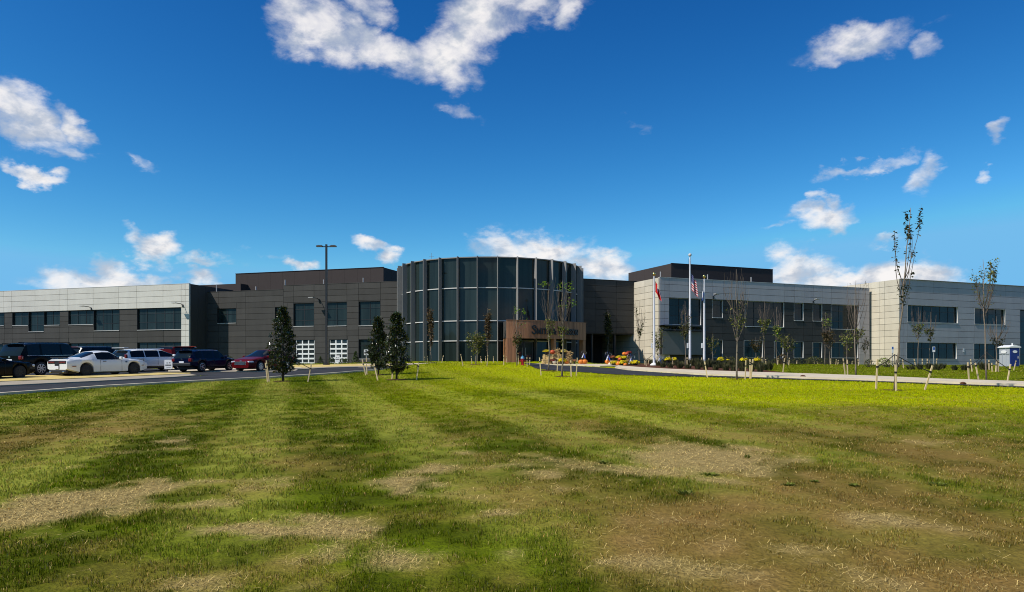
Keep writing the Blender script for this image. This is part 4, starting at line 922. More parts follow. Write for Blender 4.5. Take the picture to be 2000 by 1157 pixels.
def cars():
    make_car('parked_car', 'white sports coupe with black rear stripe and black wheels', -23.95, 43.0, (.44, .90), coupe_spec(), M_['white_car_paint'])
    s = suv_spec(5.4, 2.02, 1.90, .41); s['spokes'] = 8; s['top'] = [(-2.7, .82), (-2.2, .82), (0, .82), (.6, .82), (1.2, .9), (2.7, .8)]
    s['extra'] += [('window_trim', -.9, -.975, 1.165, 3.0, .02, .03, 'chrome')]
    make_car('parked_suv', 'large black sport utility vehicle left of the white coupe', -27.5, 44.3, HEAD, s, M_['black_paint'], 'car')
    s = coupe_spec(); s.update(W=1.85, rim='rim_black', spokes=8); s['roof'] = [(-2.51, .90), (-2.2, 1.0), (-1.6, 1.12), (-.7, 1.40), (.2, 1.42), (1.1, .98), (1.4, .96), (2.2, .86), (2.51, .70)]; s['rw'] = (-1.5, -.8); s['extra'] = [('licence_plate', -2.53, 0, .62, .02, .34, .17, 'plate')]
    s['lights'] = [('taillight', -2.48, .68, .84, .08, .40, .14, 'tail_red', 0), ('headlight', 2.38, .62, .68, .2, .36, .13, 'lamp_lens', 0)]
    make_car('parked_car', 'black low car at the left edge, nearest the kerb', -27.05, 37.5, HEAD, s, M_['black_paint'])
    s = suv_spec(5.0, 1.96, 1.60, .34); s['belt'] = [(-2.5, .95), (0, .95), (1.5, .93), (2.2, .85), (2.5, .62)]; s['mirror'] = (1.05, 1.04)
    s['roof'] = [(-2.5, .98), (-2.44, 1.20), (-2.2, 1.42), (-1.6, 1.48), (-.2, 1.48), (.3, 1.45), (1.55, 1.0), (1.75, .97), (2.25, .86), (2.5, .66)]; s['ws'] = (.34, 1.5); s['side'] = [(-2.1, -1.15), (-1.07, 0.0), (.08, 1.3)]; s['rw'] = (-2.48, -2.24)
    s['lights'] = [('taillight', -2.45, .82, .98, .12, .2, .34, 'tail_red', 0), ('headlight', 2.36, .66, .72, .22, .36, .16, 'lamp_lens', 0)]
    s['extra'][-1] = ('roof_rail', -.5, -.64, 1.50, 2.1, .035, .04, 'white_car_paint'); s['extra'][-2] = ('roof_rail', -.5, .64, 1.50, 2.1, .035, .04, 'white_car_paint')
    make_car('parked_van', 'white minivan with dark windows behind the white coupe', -25.0, 51.2, (.45, .89), s, M_['white_car_paint'], 'van')
    s = suv_spec(4.3, 1.76, 1.45, .34); s['spokes'] = 5
    make_car('parked_suv', 'dark blue crossover with rear facing the road', -20.75, 50.2, (.36, .93), s, M_['blue_paint'], 'car')
    s = suv_spec(4.4, 1.88, 1.62, .40, True, 'rim_black'); s['extra'] = s['extra'][:2] + [('roof_panel', -.7, 0, 1.635, 2.2, 1.36, .04, 'black_plastic'), ('roof_panel', .15, 0, 1.64, .7, 1.40, .05, 'jeep_red')]
    make_car('parked_suv', 'red boxy off-roader with dark roof behind the white minivan', -26.1, 59.0, HEAD, s, M_['red_paint'], 'car')
    s = suv_spec(5.2, 1.98, 1.66, .40); s['extra'] = s['extra'][:3] + [('brake_light', -2.42, 0, 1.62, .05, 1.0, .05, 'tail_red')]
    make_car('parked_suv', 'black vehicle mostly hidden behind the roof of the white coupe', -31.4, 56.5, HEAD, s, M_['black_paint'], 'car')
    h = 2.4; s = dict(L=4.85, W=1.85, wr=.34, xf=1.45, xr=-1.4, lift=.03,
        belt=[(-2.42, .84), (-1.5, .94), (0, .92), (1.2, .90), (2.1, .78), (2.42, .60)], roof=[(-2.42, .90), (-2.1, 1.04), (-1.75, 1.08), (-.95, 1.38), (-.4, 1.45), (.1, 1.43), (1.15, .97), (1.35, .95), (2.15, .82), (2.42, .62)],
        wide=[(-2.42, .84), (-2.1, .95), (-1, 1.), (1.2, 1.), (2.0, .94), (2.42, .74)], top=[(-2.42, .76), (-.8, .66), (.2, .66), (1.1, .80), (2.42, .78)], sill=[(-2.42, .42), (-1.9, .22), (2.0, .20), (2.42, .26)],
        side=[(-1.35, -.45), (-.36, .78)], ws=(.16, 1.12), rw=(-1.72, -.98), rim='rim_silver', spokes=10, mirror=(.78, .98), handles=[(-.25, .80), (-1.2, .82)], seams=[(-.40, .3, .9), (.85, .3, .88)],
        lights=[('headlight', 2.20, .64, .66, .34, .36, .11, 'lamp_lens', -.5), ('taillight', -2.36, .66, .84, .16, .36, .16, 'tail_red', 0), ('fog_lamp', 2.34, .62, .36, .05, .12, .08, 'lamp_lens', 0)],
        extra=[('grille', 2.40, 0, .56, .06, .82, .24, 'black_plastic'), ('grille_bar', 2.44, 0, .60, .02, .76, .02, 'chrome'), ('grille_bar', 2.44, 0, .54, .02, .76, .02, 'chrome'), ('grille_bar', 2.44, 0, .48, .02, .74, .02, 'chrome'), ('grille_frame', 2.40, .44, .56, .07, .06, .24, 'chrome'), ('grille_frame', 2.40, -.44, .56, .07, .06, .24, 'chrome'), ('air_intake', 2.38, 0, .30, .06, 1.0, .12, 'black_plastic'), ('emblem', 2.36, 0, .715, .05, .16, .06, 'chrome')])
    make_car('parked_car', 'dark red sedan with its grille facing the road', -17.25, 51.4, (-.33, -.94), s, M_['red_paint'])
cars()
# ------------------------------------------------------------------ trees
def leaf_quads(mb, cols, p, d, up, ln, wd, col):
    """one folded leaf: two triangles along its midrib"""
    d = d.normalized(); s = d.cross(up); s = s.normalized() if s.length > 1e-4 else d.orthogonal().normalized(); n = s.cross(d)
    a = p; m = p + d * ln * .5; t = p + d * ln
    b = len(mb.v); mb.v += [tuple(a), tuple(m + s * wd + n * wd * .35), tuple(t), tuple(m - s * wd + n * wd * .35)]
    mb.f += [(b, b + 1, b + 2), (b, b + 2, b + 3)]; mb.mi += [0, 0]; cols += [(*col, 1)] * 4
def rv(): return Vector((random.gauss(0, 1), random.gauss(0, 1), random.gauss(0, 1))).normalized()
PALE = [(.17, .20, .03), (.24, .24, .05), (.10, .14, .02), (.30, .28, .08)]
OLIVE = [(.08, .10, .02), (.13, .13, .03), (.05, .07, .015), (.17, .14, .05)]
RUST = [(.13, .085, .035), (.18, .12, .05), (.09, .075, .03), (.10, .05, .025)]
LIME = [(.20, .32, .02), (.26, .38, .04), (.13, .22, .02)]
DARK = [(.030, .040, .014), (.05, .055, .02), (.022, .03, .012), (.09, .085, .035)]
TREES = {}
def young_tree(key, label, px, py, top, clear, spread, nl, leaves, seed, cat='tree', r0=.05, lean=0., twigs=3, colr='bark', upright=.8, lsize=.085):
    """clear: bare stem as a share of the height; leaves: (from, to, how many, reach m, palette) along the height"""
    st = random.getstate(); random.seed(seed)
    base = G(px, py); d = base.y; Ht = (py - top) * d / FPX; lsize = max(lsize, .0029 * d)
    if d > 50: r0 *= .72
    t = thing('young_tree', base, label, cat, 'young staked trees'); TREES[key] = (base, Ht, label, px)
    tr = MB(); limbs = []
    def path(p, q, bow, n=6, wob=.02):
        out = []; ax = (q - p); o = Vector((bow.x, bow.y, 0))
        for i in range(n + 1):
            f = i / n; out.append(p + ax * f + o * math.sin(f * math.pi) + Vector((random.gauss(0, wob), random.gauss(0, wob), 0)) * (0 if i == 0 else ax.length * .35))
        return out
    topp = base + Vector((lean * Ht, random.uniform(-.03, .03) * Ht, Ht))
    lead = path(base - Vector((0, 0, .1)), topp, Vector((random.uniform(-.05, .05), 0, 0)), 9, .012)
    rad = [r0 * (1 - .9 * (i / 9)) + .004 for i in range(10)]; tr.tube(lead, rad, 7); limbs.append(lead)
    tw = MB()
    for k in range(nl):
        f = clear + (.62 - clear) * (k + random.random()) / nl if nl else 0
        a = k * 2.4 + random.uniform(-.4, .4); p = base + (topp - base) * f; r = spread * random.uniform(.55, 1.)
        ze = min(1.0, f + (1 - f) * random.uniform(.45, .95) * upright + .08)
        q = base + Vector((math.cos(a) * r + lean * Ht * ze, math.sin(a) * r, Ht * ze)); out = Vector((math.cos(a), math.sin(a), 0)) * r * .28
        l = path(p, q, out, 6); limbs.append(l); rr = r0 * .34; tw.tube(l, [rr * (1 - .86 * i / 6) + .003 for i in range(7)], 4, cap=False)
        for j in range(twigs):
            i = random.randint(1, 5); p2 = l[i]; dr = (l[i + 1] - l[i]).normalized() + rv() * .38; dr.z = abs(dr.z) + .3; ln = Ht * random.uniform(.06, .17)
            l2 = [p2, p2 + dr.normalized() * ln * .5, p2 + dr.normalized() * ln + Vector((0, 0, ln * .12))]; limbs.append(l2); tw.tube(l2, [.006, .005, .003], 3, cap=False)
    tr.build('trunk', M_[colr], t, smooth=True)
    if tw.f: tw.build('branch_framework', M_['twig'] if colr != 'dark_bark' else M_['dark_bark'], t)
    mb = MB(); cols = []
    for (h0, h1, n, reach, pal, *off) in leaves:
        ox = off[0] if off else 0.; cnt = 0; tries = 0; n = int(n * (1.55 if d > 45 else 1.2))
        while cnt < n and tries < n * 30:
            tries += 1; l = random.choice(limbs); i = random.randrange(len(l) - 1); f = random.random(); p = l[i] * (1 - f) + l[i + 1] * f
            hh = (p.z - base.z) / Ht
            if not (h0 <= hh <= h1):
                if tries < n * 20: continue
                p = base + (topp - base) * random.uniform(h0, h1)
            p = p + rv() * random.random() * reach * .5 + Vector((ox, 0, 0)); dr = rv(); dr.z = dr.z * .6 - .25; c = random.choice(pal); v = random.uniform(.75, 1.3)
            leaf_quads(mb, cols, p, dr, Vector((0, 0, 1)) + rv() * .5, lsize * random.uniform(.7, 1.35), lsize * .32, tuple(x * v for x in c)); cnt += 1
    if mb.f:
        mb.col = cols; mb.build('crown', M_['leaf'], t)
    random.setstate(st); return t
def magnolia(key, label, px, py, top, half_px, seed):
    st = random.getstate(); random.seed(seed)
    base = G(px, py); d = base.y; Ht = (py - top) * d / FPX; Rm = half_px * d / FPX
    t = thing('magnolia_tree', base, label, 'tree', 'magnolia trees by the road'); TREES[key] = (base, Ht, label, px)
    tr = MB(); tr.tube([base - Vector((0, 0, .1)), base + Vector((.02, 0, Ht * .3)), base + Vector((-.02, 0, Ht * .65)), base + Vector((0.02, 0, Ht * .96))], [.055, .045, .03, .008], 8)
    tips = []
    for k in range(330):
        f = .12 + .87 * ((k + random.random()) / 330) ** 1.08
        prof = (min(1, (f - .06) / .22) ** .7) * (1.06 - f) ** .62 * (1 + .18 * math.sin(f * 23 + seed) * (random.random()))
        a = random.random() * 6.283; r = Rm * prof * math.sqrt(random.uniform(.10, 1.0)) * random.uniform(.78, 1.22) * (1 + .14 * math.sin(a * 3 + f * 9 + seed))
        p0 = base + Vector((0, 0, max(.2, Ht * (f - .07)))); p = base + Vector((math.cos(a) * r, math.sin(a) * r, Ht * f)); tips.append((p, (p - p0)))
        if k % 3 == 0: tr.tube([p0, (p0 + p) / 2 - Vector((0, 0, .03)), p], [.014, .010, .005], 4, cap=False)
    tr.build('trunk', M_['dark_bark'], t, smooth=True)
    mb = MB(); cols = []
    for (p, ax) in tips:
        ax = ax.normalized()
        for j in range(random.randint(9, 13)):
            dr = (ax * .7 + rv() * .95 + Vector((0, 0, .15))); under = random.random() < .10
            c = (.115, .085, .035) if under else random.choice([(.020, .032, .008), (.030, .046, .010), (.045, .062, .014), (.014, .022, .006)])
            leaf_quads(mb, cols, p + rv() * .07, dr, Vector((0, 0, 1)) + rv() * .6, random.uniform(.11, .19), random.uniform(.030, .045), c)
    mb.col = cols; mb.build('crown', M_['magnolia_leaf'], t); random.setstate(st)
magnolia('mag_a', 'dark glossy magnolia tree beside the road, nearest the red sedan', 552.5, 745.5, 602, 32, 3)
magnolia('mag_b', 'smaller dark magnolia tree left of its overlapping neighbour near the rotunda', 739, 733, 620, 24, 5)
magnolia('mag_c', 'larger dark magnolia tree in front of the left rim of the rotunda', 774.5, 742.5, 612, 31, 8)
Y = young_tree
Y('t1', 'tallest bare young tree with tufts of leaves at its tip beside the walk', 1747, 763, 408, .45, .50, 6, [(.84, 1., 140, .18, DARK, .0), (.70, .84, 40, .18, DARK), (.44, .58, 44, .25, DARK), (.60, .70, 10, .5, DARK)], 21, r0=.046, lean=.072, twigs=2, upright=.92, lsize=.14)
Y('t2', 'thin young tree with leafy tip left of the portable toilet', 1927, 744, 506, .52, .55, 9, [(.82, 1., 210, .25, OLIVE + PALE, -.05), (.62, .82, 60, .5, OLIVE + PALE)], 22, r0=.042, lean=-.01, twigs=6, lsize=.13)
Y('t3', 'young tree with bare upper twigs and pale lower leaves right of the flagpoles', 1439, 741, 526, .30, .62, 10, [(.33, .58, 120, .25, PALE), (.58, .72, 12, .3, PALE)], 23, r0=.05, twigs=5)
Y('t4', 'young tree with lime leaf tufts in front of the portal lettering', 1097.3, 736, 548, .36, .48, 12, [(.90, 1., 46, .3, LIME, .15), (.72, .82, 40, .25, LIME, .22), (.32, .52, 90, .25, PALE)], 24, r0=.05, twigs=5, lean=.01)
Y('t5', 'young tree covering the middle of the portal lettering', 1070.7, 725, 552, .34, .46, 9, [(.97, 1., 30, .28, LIME, -.25), (.34, .58, 110, .22, PALE)], 25, twigs=4)
Y('t6', 'narrow brown columnar tree left of centre before the rotunda', 841.6, 708.5, 603, .18, .16, 8, [(.20, .99, 420, .42, RUST)], 26, r0=.055, twigs=3)
Y('t7', 'round leafy yellow green tree before the rotunda', 929, 713, 646, .24, .58, 12, [(.28, 1., 460, .6, PALE + OLIVE)], 27, twigs=4)
Y('t8', 'tall narrow brown tree behind the round leafy tree at the rotunda', 952.5, 707, 601, .2, .18, 8, [(.22, .99, 400, .45, RUST)], 28, r0=.05, twigs=3)
Y('t9', 'young brown leaved tree before the left post of the timber portal', 1009.8, 714.5, 596, .22, .45, 9, [(.24, .5, 200, .5, RUST + OLIVE), (.86, 1., 30, .3, LIME, .15), (.62, .8, 14, .3, PALE, .3)], 29, twigs=3)
Y('t10', 'narrow evergreen tree before the dark recess right of the portal', 1187.5, 706, 601, .16, .26, 12, [(.18, 1., 520, .40, OLIVE + DARK)], 30, twigs=3)
Y('t11', 'thin young tree before the sunlit pale end wall', 1248.5, 713, 588, .38, .55, 10, [(.38, .56, 70, .35, OLIVE), (.6, 1., 24, .4, OLIVE)], 31, twigs=4)
Y('t12', 'leafy young tree close beside the leftmost flagpole', 1283.5, 715, 640, .30, .5, 9, [(.3, 1., 170, .5, OLIVE + PALE)], 32, twigs=3)
Y('t13', 'young tree just left of the tallest flagpole', 1338.6, 720.5, 588, .34, .42, 9, [(.36, .66, 150, .3, OLIVE), (.66, .9, 20, .3, OLIVE)], 33, twigs=4)
Y('t14', 'small young tree right of the shortest flagpole base', 1392, 712, 652, .22, .5, 7, [(.25, 1., 80, .5, OLIVE + PALE)], 34, twigs=3)
Y('t15', 'small bushy young tree between two taller ones before the shaded wing', 1476, 708, 655, .34, .62, 11, [(.42, 1., 150, .5, DARK + RUST)], 35, twigs=4)
Y('t16', 'young tree with pale leaf dots and long bare twigs before the shaded wing', 1491.5, 714, 588, .40, .55, 10, [(.40, .72, 150, .3, PALE)], 36, twigs=5)
Y('t17', 'young tree with small pale leaf clump left of the low forked tree', 1517, 712.5, 600, .40, .45, 9, [(.42, .66, 90, .3, PALE + LIME)], 37, twigs=4)
Y('t18', 'low forked young tree with vase shaped crown before the shaded wing', 1538.5, 713, 655, .36, .75, 10, [(.45, 1., 170, .5, OLIVE + PALE)], 38, twigs=3, upright=.9)
Y('t19', 'young tree with lime leaf tuft high on bare twigs', 1611.5, 714.5, 610, .40, .42, 9, [(.74, 1., 44, .45, PALE + LIME, .1), (.40, .62, 130, .3, RUST)], 39, twigs=4)
Y('t20', 'plain brown leaved young tree, right of its lime tufted twin', 1619.8, 713, 640, .38, .5, 9, [(.40, .9, 150, .4, RUST)], 40, twigs=3)
Y('t21', 'green leaved young tree near the right end of the shaded wing', 1654.5, 720, 640, .40, .5, 8, [(.40, .95, 110, .4, PALE)], 41, twigs=3)
Y('t22', 'taller young tree before the right corner of the shaded wing', 1671.5, 735.5, 548, .32, .55, 9, [(.34, .50, 110, .3, PALE + OLIVE), (.9, 1., 10, .5, DARK)], 42, r0=.045, twigs=4)
Y('t23', 'small dark bare tree at the inner corner of the grey block', 1689, 712.5, 652, .30, .5, 9, [(.3, 1., 60, .6, DARK)], 43, twigs=3)
Y('t24', 'small leafy tree before the wide lower window, left of its neighbour', 1792.8, 719, 600, .44, .55, 9, [(.46, .72, 120, .35, OLIVE + PALE)], 44, twigs=4)
Y('t25', 'small leafy tree beside the blue symbol sign before the wide lower window', 1815.8, 718.5, 610, .44, .5, 8, [(.46, .70, 100, .35, OLIVE)], 45, twigs=3)
Y('t26', 'bare twiggy tree standing beside the portable toilet', 1947.5, 727, 618, .42, .7, 12, [(.48, .60, 50, .4, DARK)], 46, r0=.04, twigs=6)

# ------------------------------------------------------------------ stakes and guy straps
STK = {'mag_a': [(522.8, 747, 517.8, 709), (526.3, 747, 520.7, 704.4), (601.3, 746.4, 607.5, 711.4, 1)],
 'mag_b': [(714.4, 733.3, 707.7, 702.4), (717, 732.5, 715.8, 700), (737.9, 743.5, 730, 710.5)], 'mag_c': [(765.5, 741, 766.5, 724), (813.5, 742.8, 818, 709)],
 't1': [(1711, 761, 1712.7, 702), (1750.4, 764.6, 1748.6, 712.6), (1805.8, 762.8, 1819.7, 714.4, 1)],
 't7': [(904.2, 715, 899.7, 692), (921.8, 710.8, 920.4, 695.8), (941, 709.8, 940.5, 702)], 't8': [(951, 714.7, 952.8, 694), (939, 706, 939, 694), (949, 707, 948, 695)],
 't6': [(830.4, 708, 829, 696.7), (835.5, 707.8, 835, 695), (862.8, 706.8, 866, 693)],
 't9': [(983.8, 713.7, 984, 694), (990, 709.5, 989.4, 697), (963.6, 706.7, 963.6, 695), (1012.3, 712, 1012, 695), (1029.6, 716.8, 1029, 698), (1034.2, 713.7, 1035, 698.6)],
 't5': [(1056.8, 733.7, 1053.5, 698.6), (1088, 725.8, 1089.7, 699)], 't4': [(1115.5, 736, 1114.6, 704), (1125.4, 735, 1127.6, 699)],
 't11': [(1228.6, 713.5, 1226.4, 696, 1), (1260, 716, 1257.5, 696, 1)], 't12': [(1262.5, 717.8, 1260.6, 699.6, 1), (1265.6, 714, 1268, 699.6), (1276.6, 715, 1276.8, 700)],
 't13': [(1304.4, 714, 1307, 695), (1315, 720.4, 1313, 698), (1342, 722, 1342, 698)], 't14': [(1369, 717, 1371, 698.6), (1381.7, 738.5, 1376.5, 706.4), (1384.3, 714, 1384.3, 700)],
 't3': [(1455.3, 742, 1456.3, 704), (1466.2, 741, 1470.4, 702, 1), (1465, 741, 1465.4, 702)], 't16': [(1489, 714, 1487.6, 697), (1496, 713, 1496, 702)],
 't17': [(1518.8, 713.4, 1520, 700), (1529, 728, 1532, 700, 1)], 't18': [(1540.4, 714.4, 1541.6, 699), (1556, 711, 1557, 703)],
 't19': [(1591.5, 710, 1590, 702), (1597, 709.5, 1596, 702)], 't20': [(1622.6, 712.4, 1622.8, 700.6), (1632.4, 713.2, 1633.2, 702), (1636.4, 712.2, 1637.4, 702)],
 't22': [(1650.8, 733.8, 1646, 700.6), (1655.4, 734.4, 1654.4, 703), (1676.6, 715, 1676.2, 702)], 't23': [(1700, 711, 1701, 700), (1664, 712, 1664, 704)],
 't24': [(1764.8, 720, 1763.4, 702.3), (1789, 717, 1785, 701.7), (1801.3, 720.5, 1801.6, 701)], 't25': [(1811, 720.5, 1812, 701), (1828, 716.6, 1829.7, 700.5)],
 't2': [(1892.6, 743.5, 1889, 708, 1), (1911.6, 743.2, 1905.7, 709, 1), (1967.6, 745.2, 1973.7, 711.4, 1)],
 't26': [(1898.7, 726.5, 1895.7, 701.7), (1932, 723.5, 1930.7, 703.5), (1938, 726.5, 1937, 709), (1945, 727.2, 1946.5, 707), (1950, 727.2, 1949.5, 704.7), (1980, 724, 1984, 704.7)]}
ORD = ['first', 'second', 'third', 'fourth', 'fifth', 'sixth']
def stakes():
    for key, L in STK.items():
        base, Ht, lab, tpx = TREES[key]; L = sorted(L, key=lambda a: a[0])
        for i, s in enumerate(L):
            bx, by, tx, ty = s[:4]; p = G(bx, by); k = p.y / FPX
            q = p + Vector(((tx - bx) * k, random.uniform(-.06, .06), (by - ty) * k)); ln = (q - p).length
            ang = (tx - bx) / (by - ty); how = 'upright' if abs(ang) < .07 else ('left leaning' if ang < 0 else 'right leaning')
            pos = 'only' if len(L) == 1 else ORD[i] + ' from the left'
            t = thing('tree_stake', p, f'{how} wooden stake, {pos} at the {lab}', 'stake', 'wooden tree stakes')
            words = t['label'].split(); t['label'] = ' '.join(words[:16])
            mb = MB(); d = (q - p).normalized(); X = Vector((1, 0, 0)); X = (X - d * X.dot(d)).normalized(); Yy = d.cross(X); w = random.uniform(.050, .062)
            mb.box((p + q) / 2 - d * .1, (w, w, ln + .2), (X, Yy, d)); mb.build('post', M_['stake_wood'], t)
            b = MB(); f = random.uniform(.68, .86)
            if len(s) > 4 or key in ('t1', 'mag_c'):
                a = p + (q - p) * f; c = Vector((base.x, base.y, base.z + min(1.45, Ht * .4))); m = (a + c) / 2 - Vector((0, 0, .05)); b.tube([a, m, c], .018, 5)
                b.box(a, (w * 1.5, w * 1.5, .07), (X, Yy, d)); b.build('guy_strap', M_['strap'], t)
            else:
                b.box(p + (q - p) * f, (w * 1.25, w * 1.25, .06), (X, Yy, d)); b.build('guy_strap', M_['strap'], t)
stakes()

# ------------------------------------------------------------------ lamp post, flagpoles, flags
def lamp_post():
    p = G(637.5, 714.2); k = p.y / FPX; Hh = (714.2 - 480) * k
    t = thing('street_lamp', p, 'tall black car park lamp post with two flat heads', 'street lamp')
    mb = MB(); mb.lathe(p, [(.30, -.2), (.30, .12), (.26, .14), (.16, .16)], 16); mb.box(p + Vector((0, 0, .20)), (.42, .42, .10)); mb.build('base', M_['dark_metal'], t, smooth=True, angle=30)
    mb = MB(); mb.box(p + Vector((0, 0, Hh / 2 + .1)), (.16, .16, Hh)); mb.build('pole', M_['dark_metal'], t)
    for sg in (-1, 1):
        mb = MB(); mb.box(p + Vector((sg * .22, 0, Hh - .10)), (.30, .08, .07)); mb.build('arm', M_['dark_metal'], t)
        mb = MB(); mb.box(p + Vector((sg * .60, 0, Hh - .06)), (.54, .38, .10)); mb.box(p + Vector((sg * .58, 0, Hh + .01)), (.36, .26, .05)); mb.build('lamp_head', M_['lamp_grey'], t)
M_['lamp_grey'] = mat('lamp_grey', (.09, .09, .095), .45)
lamp_post()
def flagpole(px, top, label, ball, d=62.0):
    x = (px - CXP) / FPX * d; p = Vector((x, d, H1(x, d))); zt = EYE + (HOR - top) / FPX * d
    t = thing('flagpole', p, label, 'flagpole', 'white flagpoles'); mb = MB(); n = 8; h = zt - p.z
    mb.lathe(p, [(.105, -.2), (.105, h * .12), (.096, h * .4), (.076, h * .75), (.05, h)], 14); mb.build('pole', M_['pole_white'], t, smooth=True, angle=40)
    mb = MB(); mb.lathe(p, [(.34, -.1), (.34, .16), (.22, .24), (.18, .30)], 18); mb.build('base_collar', M_['white_paint'], t, smooth=True, angle=40)
    mb = MB(); r = .14; mb.lathe(p + Vector((0, 0, h)), [(.03, -.02), (.03, .06)] + [(r * math.sin(a), .06 + r - r * math.cos(a)) for a in np.linspace(.25, 3.1, 9)], 14); mb.build('finial', M_[ball], t, smooth=True)
    mb = MB(); mb.tube([p + Vector((-.17, -.06, 1.1)), p + Vector((-.12, -.05, h - .1))], .010, 4); mb.build('halyard', M_['strap'], t)
    mb = MB(); mb.box(p + Vector((-.20, -.02, 1.75)), (.12, .10, .42)); mb.build('cleat_cover', M_['white_paint'], t)
    return p, h
M_['pole_white'] = mat('pole_white', (.74, .72, .74), .35, vary=.04)
fp1 = flagpole(1277.5, 540, 'white flagpole carrying the limp red flag, before the pale end wall', 'brass')
fp2 = flagpole(1347.6, 503, 'tallest white flagpole carrying the striped flag', 'light_metal')
fp3 = flagpole(1375.5, 545, 'shortest white flagpole, right of the tallest one', 'brass')
def flag(fp, label, ztop, hoist, side, fly, drop, colour, folds, sx=.10):
    """limp cloth: hangs from the pole in folds; colour(u along fly, v down the hoist)"""
    p, h = fp; nu, nv = 44, 48; V = []; C = []
    for j in range(nv + 1):
        v = j / nv
        for i in range(nu + 1):
            u = i / nu
            x = side * (sx + fly * (u ** .9) * (.55 + .45 * v)) + .045 * math.sin(u * folds * 3.1 + v * 2) * u
            y = -.06 + .16 * math.sin(u * folds * 4.4 + .6 + v * 1.2) * (.25 + u)
            z = ztop - v * hoist * (1 - .22 * u) - u * drop * (.75 + .35 * v)
            V.append(p + Vector((x, y, z - p.z))); C.append((*colour(u, v), 1))
    mb = MB(); mb.add(V, [(j * (nu + 1) + i, j * (nu + 1) + i + 1, (j + 1) * (nu + 1) + i + 1, (j + 1) * (nu + 1) + i) for j in range(nv) for i in range(nu)])
    mb.col = C; o = mb.build('flag', M_['cloth'], None, origin=p + Vector((0, 0, ztop - p.z)), smooth=True); tag(o, label, 'flag')
zz = lambda fp, y: EYE + (HOR - y) / FPX * fp[0].y
def us(u, v):
    if u < .40 and v < .54:
        a, b = (u / .40 * 6) % 1, (v / .54 * 5) % 1; return (.55, .55, .6) if (a - .5) ** 2 + (b - .5) ** 2 < .05 else (.02, .03, .14)
    return (.45, .012, .03) if int(v * 13) % 2 == 0 else (.72, .70, .70)
def red_flag(u, v):
    if ((u - .45) / .16) ** 2 + ((v - .5) / .25) ** 2 < 1: return (.02, .05, .25) if ((u - .45) / .14) ** 2 + ((v - .5) / .22) ** 2 < 1 else (.7, .7, .7)
    return (.62, .018, .018) if u < .90 else ((.7, .7, .7) if u < .93 else (.012, .02, .09))
def blue_flag(u, v): return (.70, .72, .76) if .35 < u < .7 else (.03, .07, .26)
flag(fp1, 'limp red flag with dark blue end hanging from the left flagpole', zz(fp1, 549), .92, 1, .50, 1.02, red_flag, 2.2, .10)
flag(fp2, 'limp red and white striped flag hanging at the tallest flagpole', zz(fp2, 534), 1.40, 1, .56, .95, us, 2.4, .11)
flag(fp3, 'small limp blue and white flag behind the shortest flagpole', zz(fp3, 566), .62, -1, .12, .42, blue_flag, 2.5, .10)

# ------------------------------------------------------------------ hydrant, toilet, signs
def hydrant():
    p = G(1020.5, 714.2); k = p.y / FPX; s = 20 * k / .78
    t = thing('fire_hydrant', p, 'red fire hydrant with pale blue bonnet before the portal', 'hydrant')
    mb = MB(); mb.lathe(p, [(.16 * s, -.05), (.16 * s, .05 * s), (.115 * s, .07 * s), (.115 * s, .46 * s), (.15 * s, .47 * s), (.15 * s, .52 * s)], 16); mb.build('barrel', M_['hydrant_red'], t, smooth=True, angle=35)
    mb = MB(); mb.lathe(p, [(.145 * s, .522 * s), (.14 * s, .60 * s), (.10 * s, .68 * s), (.05 * s, .72 * s), (.035 * s, .73 * s), (.035 * s, .80 * s)], 16); mb.build('bonnet', M_['hydrant_blue'], t, smooth=True, angle=35)
    for ax in (Vector((1, 0, 0)), Vector((-1, 0, 0)), Vector((0, -1, 0))):
        mb = MB(); mb.lathe(p + Vector((0, 0, .36 * s)), [(.06 * s, .09 * s), (.06 * s, .17 * s), (.07 * s, .175 * s), (.07 * s, .21 * s), (.03 * s, .22 * s)], 12, ax); mb.build('nozzle_cap', M_['hydrant_red'], t, smooth=True, angle=35)
hydrant()
